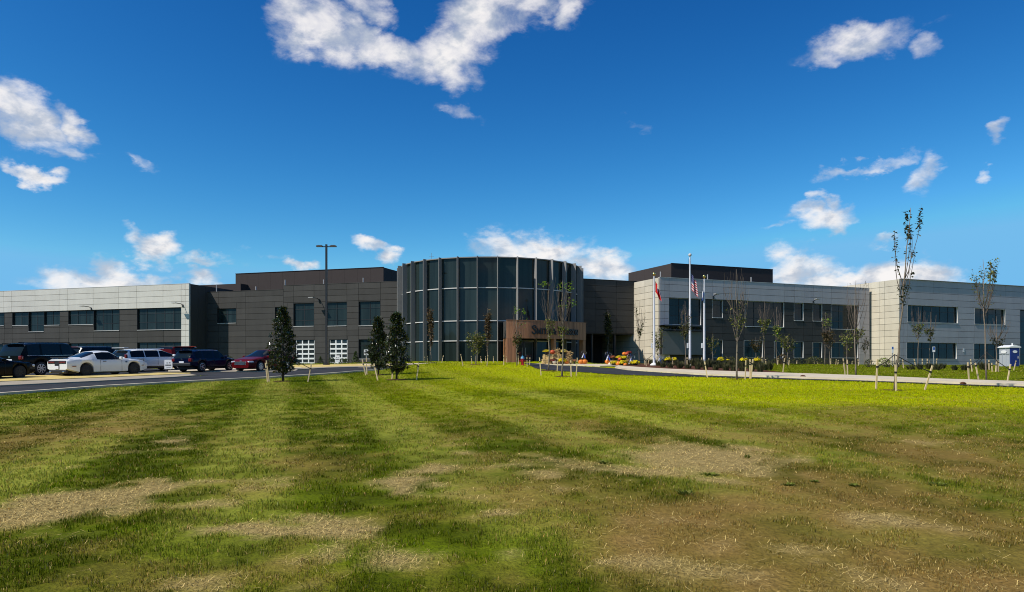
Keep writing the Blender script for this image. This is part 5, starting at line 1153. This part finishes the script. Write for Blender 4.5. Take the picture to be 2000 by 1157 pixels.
def toilet():
    p = G(1972, 716.6); k = p.y / FPX; s = 42 * k / 2.35; a = R_(5)
    X = Vector((math.cos(a), math.sin(a), 0)); N = Vector((X.y, -X.x, 0))       # X = along the door front, N = outward of the door
    t = thing('portable_toilet', p, 'grey and blue portable toilet with white roof by the office block', 'portable toilet')
    w, dp, h = 1.12 * s, 1.6 * s, 2.05 * s; Z = Vector((0, 0, 1)); ax = (X, -N, Z); c0 = p + X * (w / 2) - N * (dp / 2)
    mb = MB(); mb.box(c0 + Z * (h / 2 + .02), (w - .04, dp - .06, h), ax)
    for f in (.33, .66): mb.box(c0 - X * (w / 2 - .0) - N * (dp * (f - .5)) + Z * (h / 2), (.05, .05, h - .1), ax)
    mb.box(c0 - X * (w / 2) + Z * (h * .70), (.06, dp - .1, .05), ax); mb.build('cabin', M_['toilet_grey'], t)
    mb = MB(); mb.box(p + X * (w / 2) + N * .01 + Z * (h / 2 + .03), (w - .08, .08, h - .04), ax); d = mb.build('door', M_['toilet_blue'], t)
    mb = MB(); mb.box(p + X * (w * .82) + N * .07 + Z * (h * .5), (.05, .04, .2), ax); mb.build('handle', M_['trim_grey'], d)
    def oval(c, u, r1, r2, nrm, mt, par, nm):
        b = MB(); n = 20; q = [c + u * math.cos(2 * math.pi * i / n) * r1 + Z * math.sin(2 * math.pi * i / n) * r2 for i in range(n)]; e = [v + nrm * .02 for v in q]
        b.add(q + e, [tuple(range(2 * n - 1, n - 1, -1)) if False else tuple(range(n, 2 * n))] + [(i, (i + 1) % n, n + (i + 1) % n, n + i) for i in range(n)]); b.build(nm, mt, par)
    oval(p + X * (w / 2) + N * .055 + Z * (h * .80), X, .26 * s, .15 * s, N, M_['sign_white'], d, 'label_plate')
    oval(c0 - X * (w / 2 + .035) + Z * (h * .80), -N, .42 * s, .17 * s, -X, M_['sign_white'], t, 'label_plate')
    mb = MB(); c = c0 + Z * (h + .03); ww, dd = w / 2 + .09, dp / 2 + .10
    v = [c - X * ww - N * dd, c + X * ww - N * dd, c + X * ww + N * dd, c - X * ww + N * dd]; v2 = [q + Z * .07 for q in v]; r = [c - N * dd + Z * .30 * s, c + N * dd + Z * .30 * s]
    mb.add(v + v2 + r, [(3, 2, 1, 0), (0, 1, 5, 4), (2, 3, 7, 6), (1, 2, 6, 5), (3, 0, 4, 7), (4, 8, 9, 7), (5, 6, 9, 8), (4, 5, 8), (6, 7, 9)]); mb.build('roof', M_['white_paint'], t)
    mb = MB(); mb.tube([c0 - N * (-dp * .3) + Z * h, c0 - N * (-dp * .3) + Z * (h + .55 * s)], .05, 8); mb.build('vent_pipe', M_['white_paint'], t)
toilet()
def wheelchair(mb, c, X, N, s):
    """white pictogram: head, back, seat, leg and wheel arc"""
    Z = Vector((0, 0, 1)); n = 10; q = [c + X * (-.05 * s) + Z * (.30 * s) + (X * math.cos(i * 6.283 / n) + Z * math.sin(i * 6.283 / n)) * .07 * s for i in range(n)]
    mb.add([v + N * .012 for v in q], [tuple(range(n))])
    def bar(a, b, w=.07):
        A = c + X * a[0] * s + Z * a[1] * s; B = c + X * b[0] * s + Z * b[1] * s; d = (B - A).normalized(); m = N.cross(d) * w * s / 2
        mb.add([A - m + N * .013, B - m + N * .013, B + m + N * .013, A + m + N * .013], [(0, 1, 2, 3), (3, 2, 1, 0)])
    bar((-.05, .22), (-.02, -.02)); bar((-.02, -.02), (.16, -.02)); bar((.16, -.02), (.24, -.24)); bar((-.04, .12), (.14, .12), .05)
    for i in range(7):
        a, b = R_(150 + 28 * i), R_(150 + 28 * (i + 1)); bar((-.0 + .2 * math.cos(a), -.14 + .2 * math.sin(a)), (.2 * math.cos(b), -.14 + .2 * math.sin(b)), .05)
def post_sign(px, py, top, plate_h, wpx, label, face, name='parking_sign'):
    p = G(px, py); k = p.y / FPX; h = (py - top) * k; w = wpx * k; ph = plate_h * k
    t = thing(name, p, label, 'sign'); X = Vector((1, 0, 0)); N = Vector((0, -1, 0)); Z = Vector((0, 0, 1))
    mb = MB(); mb.box(p + Z * (h / 2 - .05), (.05, .04, h + .1)); mb.build('post', M_['trim_grey'], t)
    c = p + Z * (h - ph / 2) + N * .035; mb = MB(); mb.box(c, (w, .02, ph)); pl = mb.build('plate', M_['sign_white'], t)
    if face == 'access':
        mb = MB(); mb.box(c + N * .012 + Z * ph * .16, (w * .74, .008, ph * .5)); mb.build('blue_field', M_['sign_blue'], t)
        mb = MB(); wheelchair(mb, c + N * .012 + Z * ph * .16, X, N, w * .85); mb.build('symbol', M_['sign_white'], t)
    elif face == 'blue':
        mb = MB(); mb.box(c + N * .012 + Z * ph * .28, (w * .92, .008, ph * .40)); mb.build('blue_field', M_['sign_blue'], t)
    elif face == 'dark':
        mb = MB(); mb.box(c + N * .012 - Z * ph * .02, (w * .8, .008, ph * .16)); mb.build('dark_band', M_['ink'], t)
    return t
post_sign(1823.5, 716.5, 677.5, 10.5, 5.0, 'blue and white wheelchair parking sign on a post before the wide window', 'access')
post_sign(1743, 716.5, 677.5, 12, 3.6, 'thin white post with blue topped sign against the pale side wall', 'blue')
post_sign(715.5, 730, 683, 11, 9, 'white road sign partly hidden by the smaller magnolia tree', 'dark')
def wall_sign():
    w = Wall((45.5, 86.7), wR.a); s = w.s(1882); z = w.z(1882, 684.5); k = w.at(s, 0).y / FPX
    t = thing('wall_sign', w.at(s, z), 'small white sign with dark figure on the grey wall between two windows', 'sign')
    piece('plate', w, s - 1.9 * k, s + 1.9 * k, z - 3.6 * k, z + 3.6 * k, .004, .03, M_['sign_white'], t)
    mb = MB(); wheelchair(mb, w.at(s, z, .03), w.e, w.n, .24); mb.build('symbol', M_['ink'], t)
wall_sign()
def yard_sign(px, py, wpx, hpx, label, yaw=0.):
    p = G(px, py); k = p.y / FPX; w, h = wpx * k, hpx * k; X = Vector((math.cos(yaw), math.sin(yaw), 0)); N = Vector((X.y, -X.x, 0)); Z = Vector((0, 0, 1)); ax = (X, -N, Z)
    t = thing('yard_sign', p, label, 'sign'); c = p + Z * (.22 + h / 2)
    mb = MB(); mb.box(c, (w, .02, h), ax); mb.build('board', M_['sign_white'], t)
    for sg in (-1, 1):
        mb = MB(); mb.tube([p + X * sg * w * .3 - Z * .1 - N * .0, p + X * sg * w * .3 + Z * .3], .012, 4); mb.build('leg', M_['trim_grey'], t)
    # blurred print: two lines of dark lettering that cannot be read, a faint line below
    mb = MB(); x = -w * .22
    for (a, b, zz_, hh) in ((-.24, -.02, .16, .09), (.10, .26, .17, .11), (-.38, .36, -.08, .13), (-.24, .28, -.34, .03)):
        n = max(2, int((b - a) * 22))
        for i in range(n):
            u0, u1 = a + (b - a) * (i + .08) / n, a + (b - a) * (i + .92) / n; hv = hh * random.uniform(.8, 1.0)
            mb.box(c + N * .013 + X * w * (u0 + u1) / 2 + Z * h * zz_, (w * (u1 - u0), .006, h * hv), ax)
    mb.build('printed_text', M_['ink'], t)
yard_sign(329, 727.2, 16.5, 17.5, 'white yard sign with dark print at the nose of the white minivan', R_(-6))
yard_sign(658.8, 712.2, 9.5, 13, 'white yard sign with dark print before the glass garage door', R_(-8))

# ------------------------------------------------------------------ autumn decorations
def pumpkin(p, r, label, m='pumpkin', group='pumpkins at the entrance', flat=.78):
    t = thing('pumpkin', p, label, 'pumpkin', group); mb = MB()
    mb.lathe(p, [(.12 * r, .02 * r)] + [(r * math.sin(a) ** .8, r * flat * (1 - math.cos(a)) * (1.0)) for a in np.linspace(.25, 2.95, 11)], 24, rib=(9, .07)); mb.build('flesh', M_[m], t, smooth=True)
    mb = MB(); mb.tube([p + Vector((0, 0, r * flat * 1.9)), p + Vector((.03 * r, 0, r * flat * 2.1)), p + Vector((.14 * r, 0, r * flat * 2.4))], [.11 * r, .08 * r, .07 * r], 6); mb.build('stem', M_['stem'], t)
def mum(p, r, label, pal=((.72, .55, .01), (.82, .66, .02), (.55, .38, .01)), pot=True, tall=.24):
    r *= .86; lop = (random.uniform(.75, 1.2), random.uniform(.75, 1.2), random.uniform(.6, .85)); lob = random.uniform(0, 6)
    t = thing('potted_mum', p, label, 'flowers', 'chrysanthemums'); h0 = tall if pot else .05
    mb = MB(); mb.lathe(p, [(r * .42, 0), (r * .52, h0), (r * .55, h0 + .02), (r * .48, h0 + .02)], 14); mb.build('pot', M_['black_plastic'], t, smooth=True, angle=40)
    mb = MB(); cols = []
    for k in range(420):
        a = random.random() * 6.283; e = math.asin(random.random()) * .98; v = Vector((math.cos(a) * math.cos(e), math.sin(a) * math.cos(e), math.sin(e)))
        q = p + Vector((0, 0, h0)) + Vector((v.x * r * lop[0], v.y * r * lop[1], v.z * r * lop[2])) * random.uniform(.72, 1.06) * (1 + .14 * math.sin(a * 3 + lob) * math.cos(e)); c = random.choice(pal) if random.random() > .20 else (.05, .08, .02)
        s = v.orthogonal().normalized(); w = v.cross(s); z = r * random.uniform(.09, .15); b = len(mb.v); q2 = q + v * z * .4
        mb.v += [tuple(q2)] + [tuple(q + (s * math.cos(i * 1.2566) + w * math.sin(i * 1.2566)) * z) for i in range(5)]; mb.f += [(b, b + 1 + i, b + 1 + (i + 1) % 5) for i in range(5)]; mb.mi += [0] * 5; cols += [(*c, 1)] * 6
    mb.col = cols; mb.build('blossom', M_['flower'], t)
def bale(p, yaw, label, size=(.95, .48, .40)):
    X = Vector((math.cos(yaw), math.sin(yaw), 0)); Y_ = Vector((-X.y, X.x, 0)); Z = Vector((0, 0, 1)); b = bmesh.new(); bmesh.ops.create_cube(b, size=1); bmesh.ops.subdivide_edges(b, edges=b.edges[:], cuts=5, use_grid_fill=True)
    mb = MB(); idx = {}
    for i, v in enumerate(b.verts): idx[v] = i
    j = lambda: random.uniform(-.02, .02)
    mb.add([p + X * (v.co.x * size[0] + j()) + Y_ * (v.co.y * size[1] + j()) + Z * ((v.co.z + .5) * size[2] + j()) for v in b.verts], [tuple(idx[v] for v in f.verts) for f in b.faces]); b.free()
    t = thing('straw_bale', p, label, 'straw bale', 'straw bales at the entrance'); mb.build('straw', M_['hay'], t)
    for o in (-.22, .22):
        mb = MB(); q = [p + X * o * size[0] * 1.2 + Y_ * (sy * (size[1] / 2 + .015)) + Z * (size[2] / 2 + sz * (size[2] / 2 + .012)) for sy, sz in ((-1, -1), (1, -1), (1, 1), (-1, 1), (-1, -1))]; mb.tube(q, .012, 4); mb.build('twine', M_['stem'], t)
def bow(p, r, label):
    t = thing('ribbon_bow', p, label, 'bow', 'blue and white ribbon bows')
    for i in range(6):
        a = i * 1.047 + .3; mb = MB(); d = Vector((math.cos(a), -.25, math.sin(a))); n = Vector((-math.sin(a), 0, math.cos(a))); m = 8; q = []
        for k in range(m + 1):
            f = k / m * math.pi; c = p + d * r * math.sin(f) ; o = n * r * .34 * math.sin(2 * f) ; q.append((c + o + Vector((0, -.09 * r, 0)), c + o + Vector((0, .35 * r, 0))))
        for k in range(m): mb.quad(q[k][0], q[k + 1][0], q[k + 1][1], q[k][1])
        mb.build('ribbon_loop', M_['ribbon_blue' if i % 2 else 'ribbon_white'], t)
    for s in (-1, 1):
        mb = MB(); mb.quad(p, p + Vector((.12 * r, -.05, 0)), p + Vector((s * .5 * r + .2 * r, -.1, -1.5 * r)), p + Vector((s * .5 * r - .2 * r, -.1, -1.6 * r))); mb.build('ribbon_tail', M_['ribbon_blue' if s > 0 else 'ribbon_white'], t)
def stalks(p, h, label, n=16):
    t = thing('corn_stalks', p, label, 'corn stalks'); mb = MB()
    for i in range(n):
        a = random.random() * 6.283; q = p + Vector((math.cos(a) * .12, math.sin(a) * .12, 0)); e = p + Vector((math.cos(a) * .35 * random.random(), math.sin(a) * .3, h * random.uniform(.7, 1)))
        mb.tube([q, (q + e) / 2, e], [.016, .013, .008], 4)
        for k in range(4):
            f = random.uniform(.3, 1); c = q + (e - q) * f; d = rv() * .3; d.z = -.05; mb.quad(c, c + Vector((0, 0, .05)), c + d + Vector((0, 0, .02)), c + d * 1.1 - Vector((0, 0, .08)))
    mb.build('stalk_bundle', M_['corn'], t)
def at(px, py, d):
    """point at a chosen distance seen at a raster position"""
    return Vector(((px - CXP) / FPX * d, d, EYE + (HOR - py) / FPX * d))
def on(px, d, up=0.): x = (px - CXP) / FPX * d; return Vector((x, d, H1(x, d) + up))
def deco():
    d = 66.3; u = .11
    bale(on(1069, d, u), .1, 'straw bale at the left foot of the portal display'); bale(on(1071, d + .1, u + .42), -.2, 'straw bale stacked on the left bale of the portal display')
    bale(on(1090, d + .6, u), .3, 'straw bale low in the middle of the portal display'); bale(on(1086, d + .7, u + .42), .1, 'straw bale high in the middle of the portal display'); bale(on(1108, d + .5, u), -.1, 'straw bale at the right of the portal display')
    mum(on(1068, d - .1, u + .84), .34, 'yellow chrysanthemum on top of the left straw bales'); mum(on(1098, d - .5, u), .42, 'large yellow chrysanthemum on the ground before the portal'); mum(on(1101, d + .4, u + .82), .36, 'pale yellow chrysanthemum on the right straw bales', ((.72, .58, .12), (.78, .62, .2), (.6, .4, .05)))
    pumpkin(on(1079, d + .5, u + .86), .24, 'orange red pumpkin on top of the portal straw bales', 'pumpkin_red'); pumpkin(on(1106.5, d - .4, u), .20, 'small orange pumpkin right of the large yellow flowers'); pumpkin(on(1083, d - .3, u), .22, 'white gourd at the foot of the straw bales', 'gourd_white')
    mum(on(1080, d - .2, u), .34, 'dark red chrysanthemum before the portal straw bales', ((.20, .03, .03), (.26, .06, .05), (.14, .02, .02)))
    mum(on(1122, d - .2, u), .26, 'bronze chrysanthemum at the right end of the portal display', ((.34, .14, .06), (.42, .2, .1), (.2, .08, .03)))
    stalks(on(1112, d + .3, u), 1.25, 'dry corn stalks leaning at the right straw bale'); stalks(on(1088, d + 1.2, u), 1.5, 'dry corn stalks standing behind the portal straw bales')
    pumpkin(on(1135, d - .6, u), .25, 'left one of two orange pumpkins beside the portal'); pumpkin(on(1142, d - .6, u), .26, 'right one of two orange pumpkins beside the portal')
    bow(on(1139.5, d - .3, u + .95), .26, 'blue and white bow above the two pumpkins')
    pumpkin(on(1187, d - .5, u), .25, 'lone orange pumpkin under the narrow evergreen tree'); bow(on(1187.5, d - .7, u + .80), .30, 'blue and white bow tied to the narrow evergreen tree')
    D = 62.5
    bale(on(1203, D + .8, 0.05), .1, 'straw bale at the left of the flower heap by the drive'); bale(on(1222, D + .8, .05), -.1, 'straw bale at the middle of the flower heap by the drive'); bale(on(1221, D + .9, .46), .2, 'straw bale on top of the flower heap by the drive'); bale(on(1236, D + .7, .05), .3, 'straw bale at the right of the flower heap by the drive')
    mum(on(1200, D, .02), .36, 'yellow chrysanthemum at the left of the flower heap'); mum(on(1217, D - .3, .02), .44, 'largest yellow chrysanthemum in front of the flower heap'); mum(on(1241, D - .2, .02), .46, 'yellow chrysanthemum at the right of the flower heap'); mum(on(1209, D + .6, .46), .34, 'yellow chrysanthemum on the left straw bale of the heap')
    mum(on(1219, D + .2, .44), .34, 'yellow chrysanthemum on the middle straw bale of the heap'); mum(on(1228, D + .9, .88), .34, 'red chrysanthemum on top of the flower heap', ((.34, .04, .04), (.42, .07, .06), (.2, .02, .02))); mum(on(1198, D + .9, .47), .30, 'rust coloured chrysanthemum at the left of the heap', ((.30, .08, .04), (.4, .12, .06), (.2, .05, .03)))
    pumpkin(on(1219.5, D + .7, .90), .19, 'large orange pumpkin on top of the flower heap'); pumpkin(on(1224.5, D + .6, .90), .18, 'red orange pumpkin beside the large top pumpkin', 'pumpkin_red'); pumpkin(on(1208, D - .1, .02), .26, 'orange pumpkin low between two yellow chrysanthemums'); pumpkin(on(1211.5, D + .3, .44), .20, 'red orange pumpkin on the left straw bale', 'pumpkin_red'); pumpkin(on(1221.5, D - .7, .02), .17, 'small orange pumpkin at the front of the heap'); pumpkin(on(1192.5, D + .2, .02), .2, 'white gourd at the left end of the heap', 'gourd_white')
    bow(on(1232, D + .1, .72), .34, 'large blue and white bow on the flower heap')
    bow(on(1287.5, 66.5, .62), .34, 'blue bow beside the leftmost flagpole foot')
    for (px, dd, r, lb) in ((1304.5, 61.5, .40, 'yellow chrysanthemum in the bed left of the tallest flagpole, larger one'), (1317, 61.8, .32, 'smaller yellow chrysanthemum in the bed left of the tallest flagpole'), (1407.5, 61., .44, 'large yellow chrysanthemum right of the shortest flagpole'), (1421.5, 61.6, .18, 'tiny yellow chrysanthemum right of the shortest flagpole'), (1452, 60., .40, 'yellow chrysanthemum behind the stakes of a young tree'), (1478.5, 60., .36, 'yellow chrysanthemum at the right end of the bed')):
        mum(on(px, dd, .02), r, lb, tall=.52)
deco()

# ------------------------------------------------------------------ shrubs and ornamental grasses
def grass_clump(p, h, r, label, pal, n=150, group='ornamental grasses in the mulch bed'):
    mb = MB(); cols = []
    for i in range(n):
        a = random.random() * 6.283; rr = r * math.sqrt(random.random()); b0 = p + Vector((math.cos(a) * rr * .4, math.sin(a) * rr * .4, -.03)); t = p + Vector((math.cos(a) * rr * 1.1, math.sin(a) * rr * 1.1, h * random.uniform(.55, 1.05)))
        s = Vector((-math.sin(a), math.cos(a), 0)) * random.uniform(.012, .022); c = random.choice(pal); v = random.uniform(.7, 1.3); k = len(mb.v); m = (b0 + t) / 2 + Vector((0, 0, h * .12))
        mb.v += [tuple(b0 - s), tuple(b0 + s), tuple(m + s), tuple(m - s), tuple(t)]; mb.f += [(k, k + 1, k + 2, k + 3), (k + 3, k + 2, k + 4)]; mb.mi += [0, 0]; cols += [(c[0] * v, c[1] * v, c[2] * v, 1)] * 5
    mb.col = cols; o = mb.build('ornamental_grass', M_['grass'], None, origin=p); tag(o, label, 'ornamental grass', group, 'thing'); return o
def shrub(p, h, r, label, pal, n=260, cat='shrub', conical=False, group=None):
    t = thing('shrub', p, label, cat, group); mb = MB(); cols = []; st = MB()
    for i in range(9):
        a = i * .7; st.tube([p - Vector((0, 0, .05)), p + Vector((math.cos(a) * r * .5, math.sin(a) * r * .5, h * .7))], [.014, .005], 4, cap=False)
    st.build('stem', M_['dark_bark'], t)
    for i in range(n):
        f = random.random(); a = random.random() * 6.283; R = r * ((1.02 - f) if conical else math.sqrt(max(0, 1 - (2 * f - .8) ** 2 / 1.5))) * math.sqrt(random.uniform(.25, 1)); q = p + Vector((math.cos(a) * R, math.sin(a) * R, h * f))
        c = random.choice(pal); v = random.uniform(.7, 1.3); leaf_quads(mb, cols, q, rv(), rv(), h * .10 + .03, h * .035 + .01, tuple(x * v for x in c))
    mb.col = cols; mb.build('foliage', M_['leaf'], t)
NTH = 'first second third fourth fifth sixth seventh eighth ninth tenth eleventh twelfth thirteenth fourteenth fifteenth sixteenth seventeenth eighteenth nineteenth twentieth twenty-first twenty-second twenty-third twenty-fourth twenty-fifth twenty-sixth'.split()
def planting():
    st = random.getstate(); random.seed(99); gp = [(.07, .075, .03), (.10, .10, .045), (.05, .06, .025), (.14, .12, .06)]
    for i in range(26):
        f = i / 25; px = 1268 + 232 * f + random.uniform(-4, 4); py = 713.5 + 11 * f + random.uniform(-2.0, 2.6); grass_clump(G(px, py), random.uniform(.55, .80), random.uniform(.3, .45), NTH[i] + ' olive grass clump from the left in the back row of the mulch bed', gp)
    for i in range(12):
        px = 1296 + 17 * i + random.uniform(-4, 4); grass_clump(G(px, 720.3 + .052 * (px - 1296)), random.uniform(.45, .7), random.uniform(.26, .4), NTH[i] + ' olive grass clump from the left in the front row of the mulch bed', gp)
    for i in range(20):
        px = 1415 + 13.2 * i + random.uniform(-4, 4); d = 74 + .035 * (px - 1415); shrub(on(px, d), random.uniform(.5, .85), random.uniform(.4, .6), NTH[i] + ' low dark shrub from the left in the row along the shaded office wing', DARK + OLIVE, 130, group='low shrubs along the shaded wing')
    for i, (px, d, h, r, lb) in enumerate(((1527, 68, .95, .5, 'rounded brown ornamental shrub before the shaded wing'), (1590, 71, .75, .8, 'broad olive shrub before the small paired windows'))): shrub(on(px, d), h, r, lb, RUST if i == 0 else OLIVE, 300)
    shrub(G(1726, 717.5), .75, .55, 'bright green rounded shrub at the foot of the pale side wall', LIME + PALE, 260)
    for px, lb in ((1697, 'dark shrub at the inner corner of the grey block'), (1736, 'dark shrub right of the bright green rounded shrub'), (1754, 'dark shrub at the outer corner of the pale side wall')): shrub(G(px, 718), .62, .42, lb, OLIVE + DARK, 180)
    for i in range(13):
        px = 1778 + 17 * i + random.uniform(-5, 5)
        if 1945 < px < 1992: continue
        grass_clump(G(px, 722 + random.uniform(-1.5, 2)), random.uniform(.4, .65), random.uniform(.3, .5), NTH[i] + ' olive grass clump from the left along the grey office block', gp, 120, 'grass clumps along the grey block')
    mid = [(449, 85.5, .85, .35, 'small dark shrub at the wall between the blue and red cars'), (626, 83.5, .8, .45, 'dark green shrub left of the lamp post, between the garage doors'), (694.5, 82, 1.35, .55, 'tall conical dark shrub beside the dark ground floor window'), (668, 82.5, .6, .45, 'low green shrub under the right garage door'), (676, 82.2, .55, .4, 'low green shrub right of the yard sign'), (648, 83, .7, .35, 'round green shrub behind the lamp post')]
    for (px, d, h, r, lb) in mid: shrub(on(px, d), h, r, lb, [(.03, .05, .015), (.05, .08, .02), (.08, .11, .03)], 300, conical=px in (694.5, 626))
    random.setstate(st)
planting()
# ------------------------------------------------------------------ things lying about on the lawn edge
def clods():
    for (px, py, r, lb) in ((1568, 740.2, .16, 'dark clod of earth lying at the walk edge'), (1881, 754.4, .13, 'small dark clod lying on the walk edge at the right')):
        p = G(px, py) + Vector((0, 0, .10)); b = bmesh.new(); bmesh.ops.create_icosphere(b, subdivisions=2, radius=1)
        mb = MB(); ix = {v: i for i, v in enumerate(b.verts)}
        mb.add([p + Vector((v.co.x * r * random.uniform(.8, 1.3), v.co.y * r * random.uniform(.7, 1.2), max(-.02, v.co.z * r * .7))) for v in b.verts], [tuple(ix[v] for v in f.verts) for f in b.faces]); b.free()
        tag(mb.build('earth_clod', M_['mulch'], None, origin=p), lb, 'clod')
clods()

# ------------------------------------------------------------------ mulch rings under the trees of the lawn, grass blades, straw litter, far wood
def tree_rings():
    for key in ('t1', 't3', 't4', 't5', 't7', 'mag_a', 'mag_b', 'mag_c', 't2', 't22'):
        b = TREES[key][0]; mb = MB(); n = 22; r = random.uniform(.42, .55); V = [Vector((b.x, b.y, H1(b.x, b.y) + .035))]
        for i in range(n): a = i * 6.2832 / n; q = r * random.uniform(.85, 1.15); x, y = b.x + math.cos(a) * q, b.y + math.sin(a) * q; V.append(Vector((x, y, H1(x, y) + .018)))
        mb.add(V, [(0, 1 + i, 1 + (i + 1) % n) for i in range(n)]); tag(mb.build('mulch_ring', M_['mulch'], smooth=True), kind='structure')
tree_rings()
def blades(name, n, dmin, dmax, pw, hfun, wfun, keep, flat=False, seed=1, umax=.84):
    r = np.random.default_rng(seed); q = r.random(n)
    # density per square metre falls off with distance
    e = 2 - pw; d = (dmin ** e + q * (dmax ** e - dmin ** e)) ** (1 / e); u = r.uniform(-umax, umax, n); x = u * d; y = d
    ok = np.ones(n, bool)
    for poly in NOGRASS: ok &= ~inside(x, y, poly)
    x, y = x[ok], y[ok]; C, straw, brown = turf(x, y); tuft = .5 + 2.0 * (fbm(x * 4.2, y * 3.6, 51, 3) - .5); k = keep(r, straw, brown, tuft); x, y, C, straw, brown = x[k], y[k], C[k], straw[k], brown[k]; m = len(x)
    dist = np.hypot(x, y); h = hfun(r, m, dist, straw, brown); w = wfun(r, m, dist); a = r.uniform(0, 6.283, m); z = hgt(x, y)
    dx, dy = np.cos(a), np.sin(a); ln = r.normal(0, .55, m) * h; la = r.uniform(0, 6.283, m); lx, ly = np.cos(la) * ln, np.sin(la) * ln
    if flat:
        L = h; b0 = np.stack([x - dx * L / 2, y - dy * L / 2, z + r.uniform(.004, .03, m)], -1); t0 = np.stack([x + dx * L / 2, y + dy * L / 2, z + r.uniform(.004, .045, m)], -1); s = np.stack([-dy * w, dx * w, np.zeros(m)], -1)
        V = np.stack([b0 - s, b0 + s, t0 + s, t0 - s], 1)
    else:
        b0 = np.stack([x, y, z - .012], -1); s = np.stack([dx * w, dy * w, np.zeros(m)], -1); mid = np.stack([x + lx * .35, y + ly * .35, z + h * .6], -1); t0 = np.stack([x + lx, y + ly, z + h], -1)
        V = np.stack([b0 - s, b0 + s, mid + s * .8, t0 + s * .15, t0 - s * .15, mid - s * .8], 1)
    nv = V.shape[1]; idx = np.arange(m)[:, None] * nv
    me = bpy.data.meshes.new(name); me.vertices.add(m * nv); me.vertices.foreach_set('co', V.astype(np.float32).ravel())
    F = np.concatenate([idx + np.array([0, 1, 2, 3])], 0) if nv == 4 else np.concatenate([idx + np.array([0, 1, 2, 5]), idx + np.array([5, 2, 3, 4])], 0)
    nf = len(F); me.loops.add(nf * 4); me.loops.foreach_set('vertex_index', F.astype(np.int32).ravel()); me.polygons.add(nf); me.polygons.foreach_set('loop_start', np.arange(0, nf * 4, 4, dtype=np.int32)); me.polygons.foreach_set('loop_total', np.full(nf, 4, np.int32))
    me.update(calc_edges=True)
    jit = r.uniform(.62, 1.45, (m, 1)); hue = r.normal(0, .10, (m, 1))
    if flat: C = np.array([.72, .525, .195]) * r.uniform(.45, 1.18, (m, 1)) * np.where(r.random((m, 1)) < .25, .55, 1)
    else:
        dry = r.random(m) < np.clip(.10 + .55 * brown + .5 * straw, 0, .8) * (1 - .75 * sstep(14, 26, dist)); tan_ = np.where(r.random((m, 1)) < .55, np.array([.44, .32, .105]), np.array([.22, .14, .04]))
        C = np.where(dry[:, None], tan_, C); C = C * jit * np.concatenate([1 + hue, np.ones((m, 1)), 1 - hue * .5], 1)
    col = np.concatenate([C, np.ones((m, 1))], 1); col = np.repeat(col[:, None, :], nv, 1)
    if not flat: col[:, :2, :3] *= 1.0
    at_ = me.color_attributes.new('tint', 'FLOAT_COLOR', 'POINT'); at_.data.foreach_set('color', col.astype(np.float32).ravel()); me.materials.append(M_['grass'] if not flat else M_['straw_litter'])
    o = reg(bpy.data.objects.new(name, me)); tag(o, kind='stuff'); return o
M_['straw_litter'] = tint_mat('straw_litter', .8, .1, .06, .2, 20)
o = blades('grass', 430000, 4.2, 30, 1.45, lambda r, m, d, s, b: r.uniform(.018, .046, m) * (1 - .5 * b) * (1 - .5 * s), lambda r, m, d: np.maximum(.0022, d * .00042) * r.uniform(.7, 1.3, m), lambda r, s, b, t: (r.random(len(s)) > np.clip(s * .88 + b * .25, 0, .93)) & (t > .30 + .26 * b + .2 * s), seed=3)
tag(o, 'mown lawn grass, green with dry brown areas, filling the foreground', 'grass')
o = blades('grass', 230000, 28, 72, 1.1, lambda r, m, d, s, b: r.uniform(.025, .065, m), lambda r, m, d: d * .00030 * r.uniform(.7, 1.3, m), lambda r, s, b, t: r.random(len(s)) > s * .8, seed=4, umax=.78)
tag(o, 'bright green mown lawn grass towards the road and the buildings', 'grass')
o = blades('straw_litter', 260000, 4.2, 27, 1.5, lambda r, m, d, s, b: .018 + .085 * r.random(m) ** 1.8, lambda r, m, d: np.maximum(.0013, d * .00025) * r.uniform(.6, 1.4, m), lambda r, s, b, t: r.random(len(s)) < np.clip(s * 1.15 + b * .07 + .003, 0, 1), flat=True, seed=5)
tag(o, 'loose dry straw scattered over bare patches of the lawn', 'straw')
WEED = ['left of the large straw patch', 'at the lower edge of the large straw patch', 'right of centre, the middle one', 'below the large straw patch', 'beside the brown area, right of the middle one', 'farthest right', 'inside the large straw patch', 'at the right end of the large straw patch']
def leaves_weeds():
    st = random.getstate(); random.seed(5)
    for i, (px, py) in enumerate(((1181, 905), (1385, 928), (1590, 942), (1338, 965), (1668, 950), (1830, 948), (1460, 895), (1540, 948))):
        grass_clump(G(px, py), random.uniform(.035, .06), random.uniform(.07, .15), 'small green weed tuft ' + WEED[i], [(.17, .20, .03), (.20, .22, .05), (.12, .15, .02)], 46, 'weed tufts on the lawn')
    random.setstate(st)
leaves_weeds()
def far_wood():
    mb = MB(); n = 240
    for i in range(n):
        a = R_(100 + 160 * i / n); r = 190 + 30 * math.sin(i * 1.7); h = 13 + 9 * float(fbm(i * .23, 3., 77, 3)) + random.uniform(-1, 2.5); p = Vector((math.sin(a) * r, math.cos(a) * r, -4)); w = random.uniform(3.5, 6)
        mb.lathe(p, [(w * .7, 0), (w, h * .35), (w * .8, h * .65), (w * .45, h * .88), (.2, h)], 7)
    tag(mb.build('treeline', M_['treeline'], smooth=True), 'far belt of dark trees across the road', 'trees', kind='stuff')
far_wood()
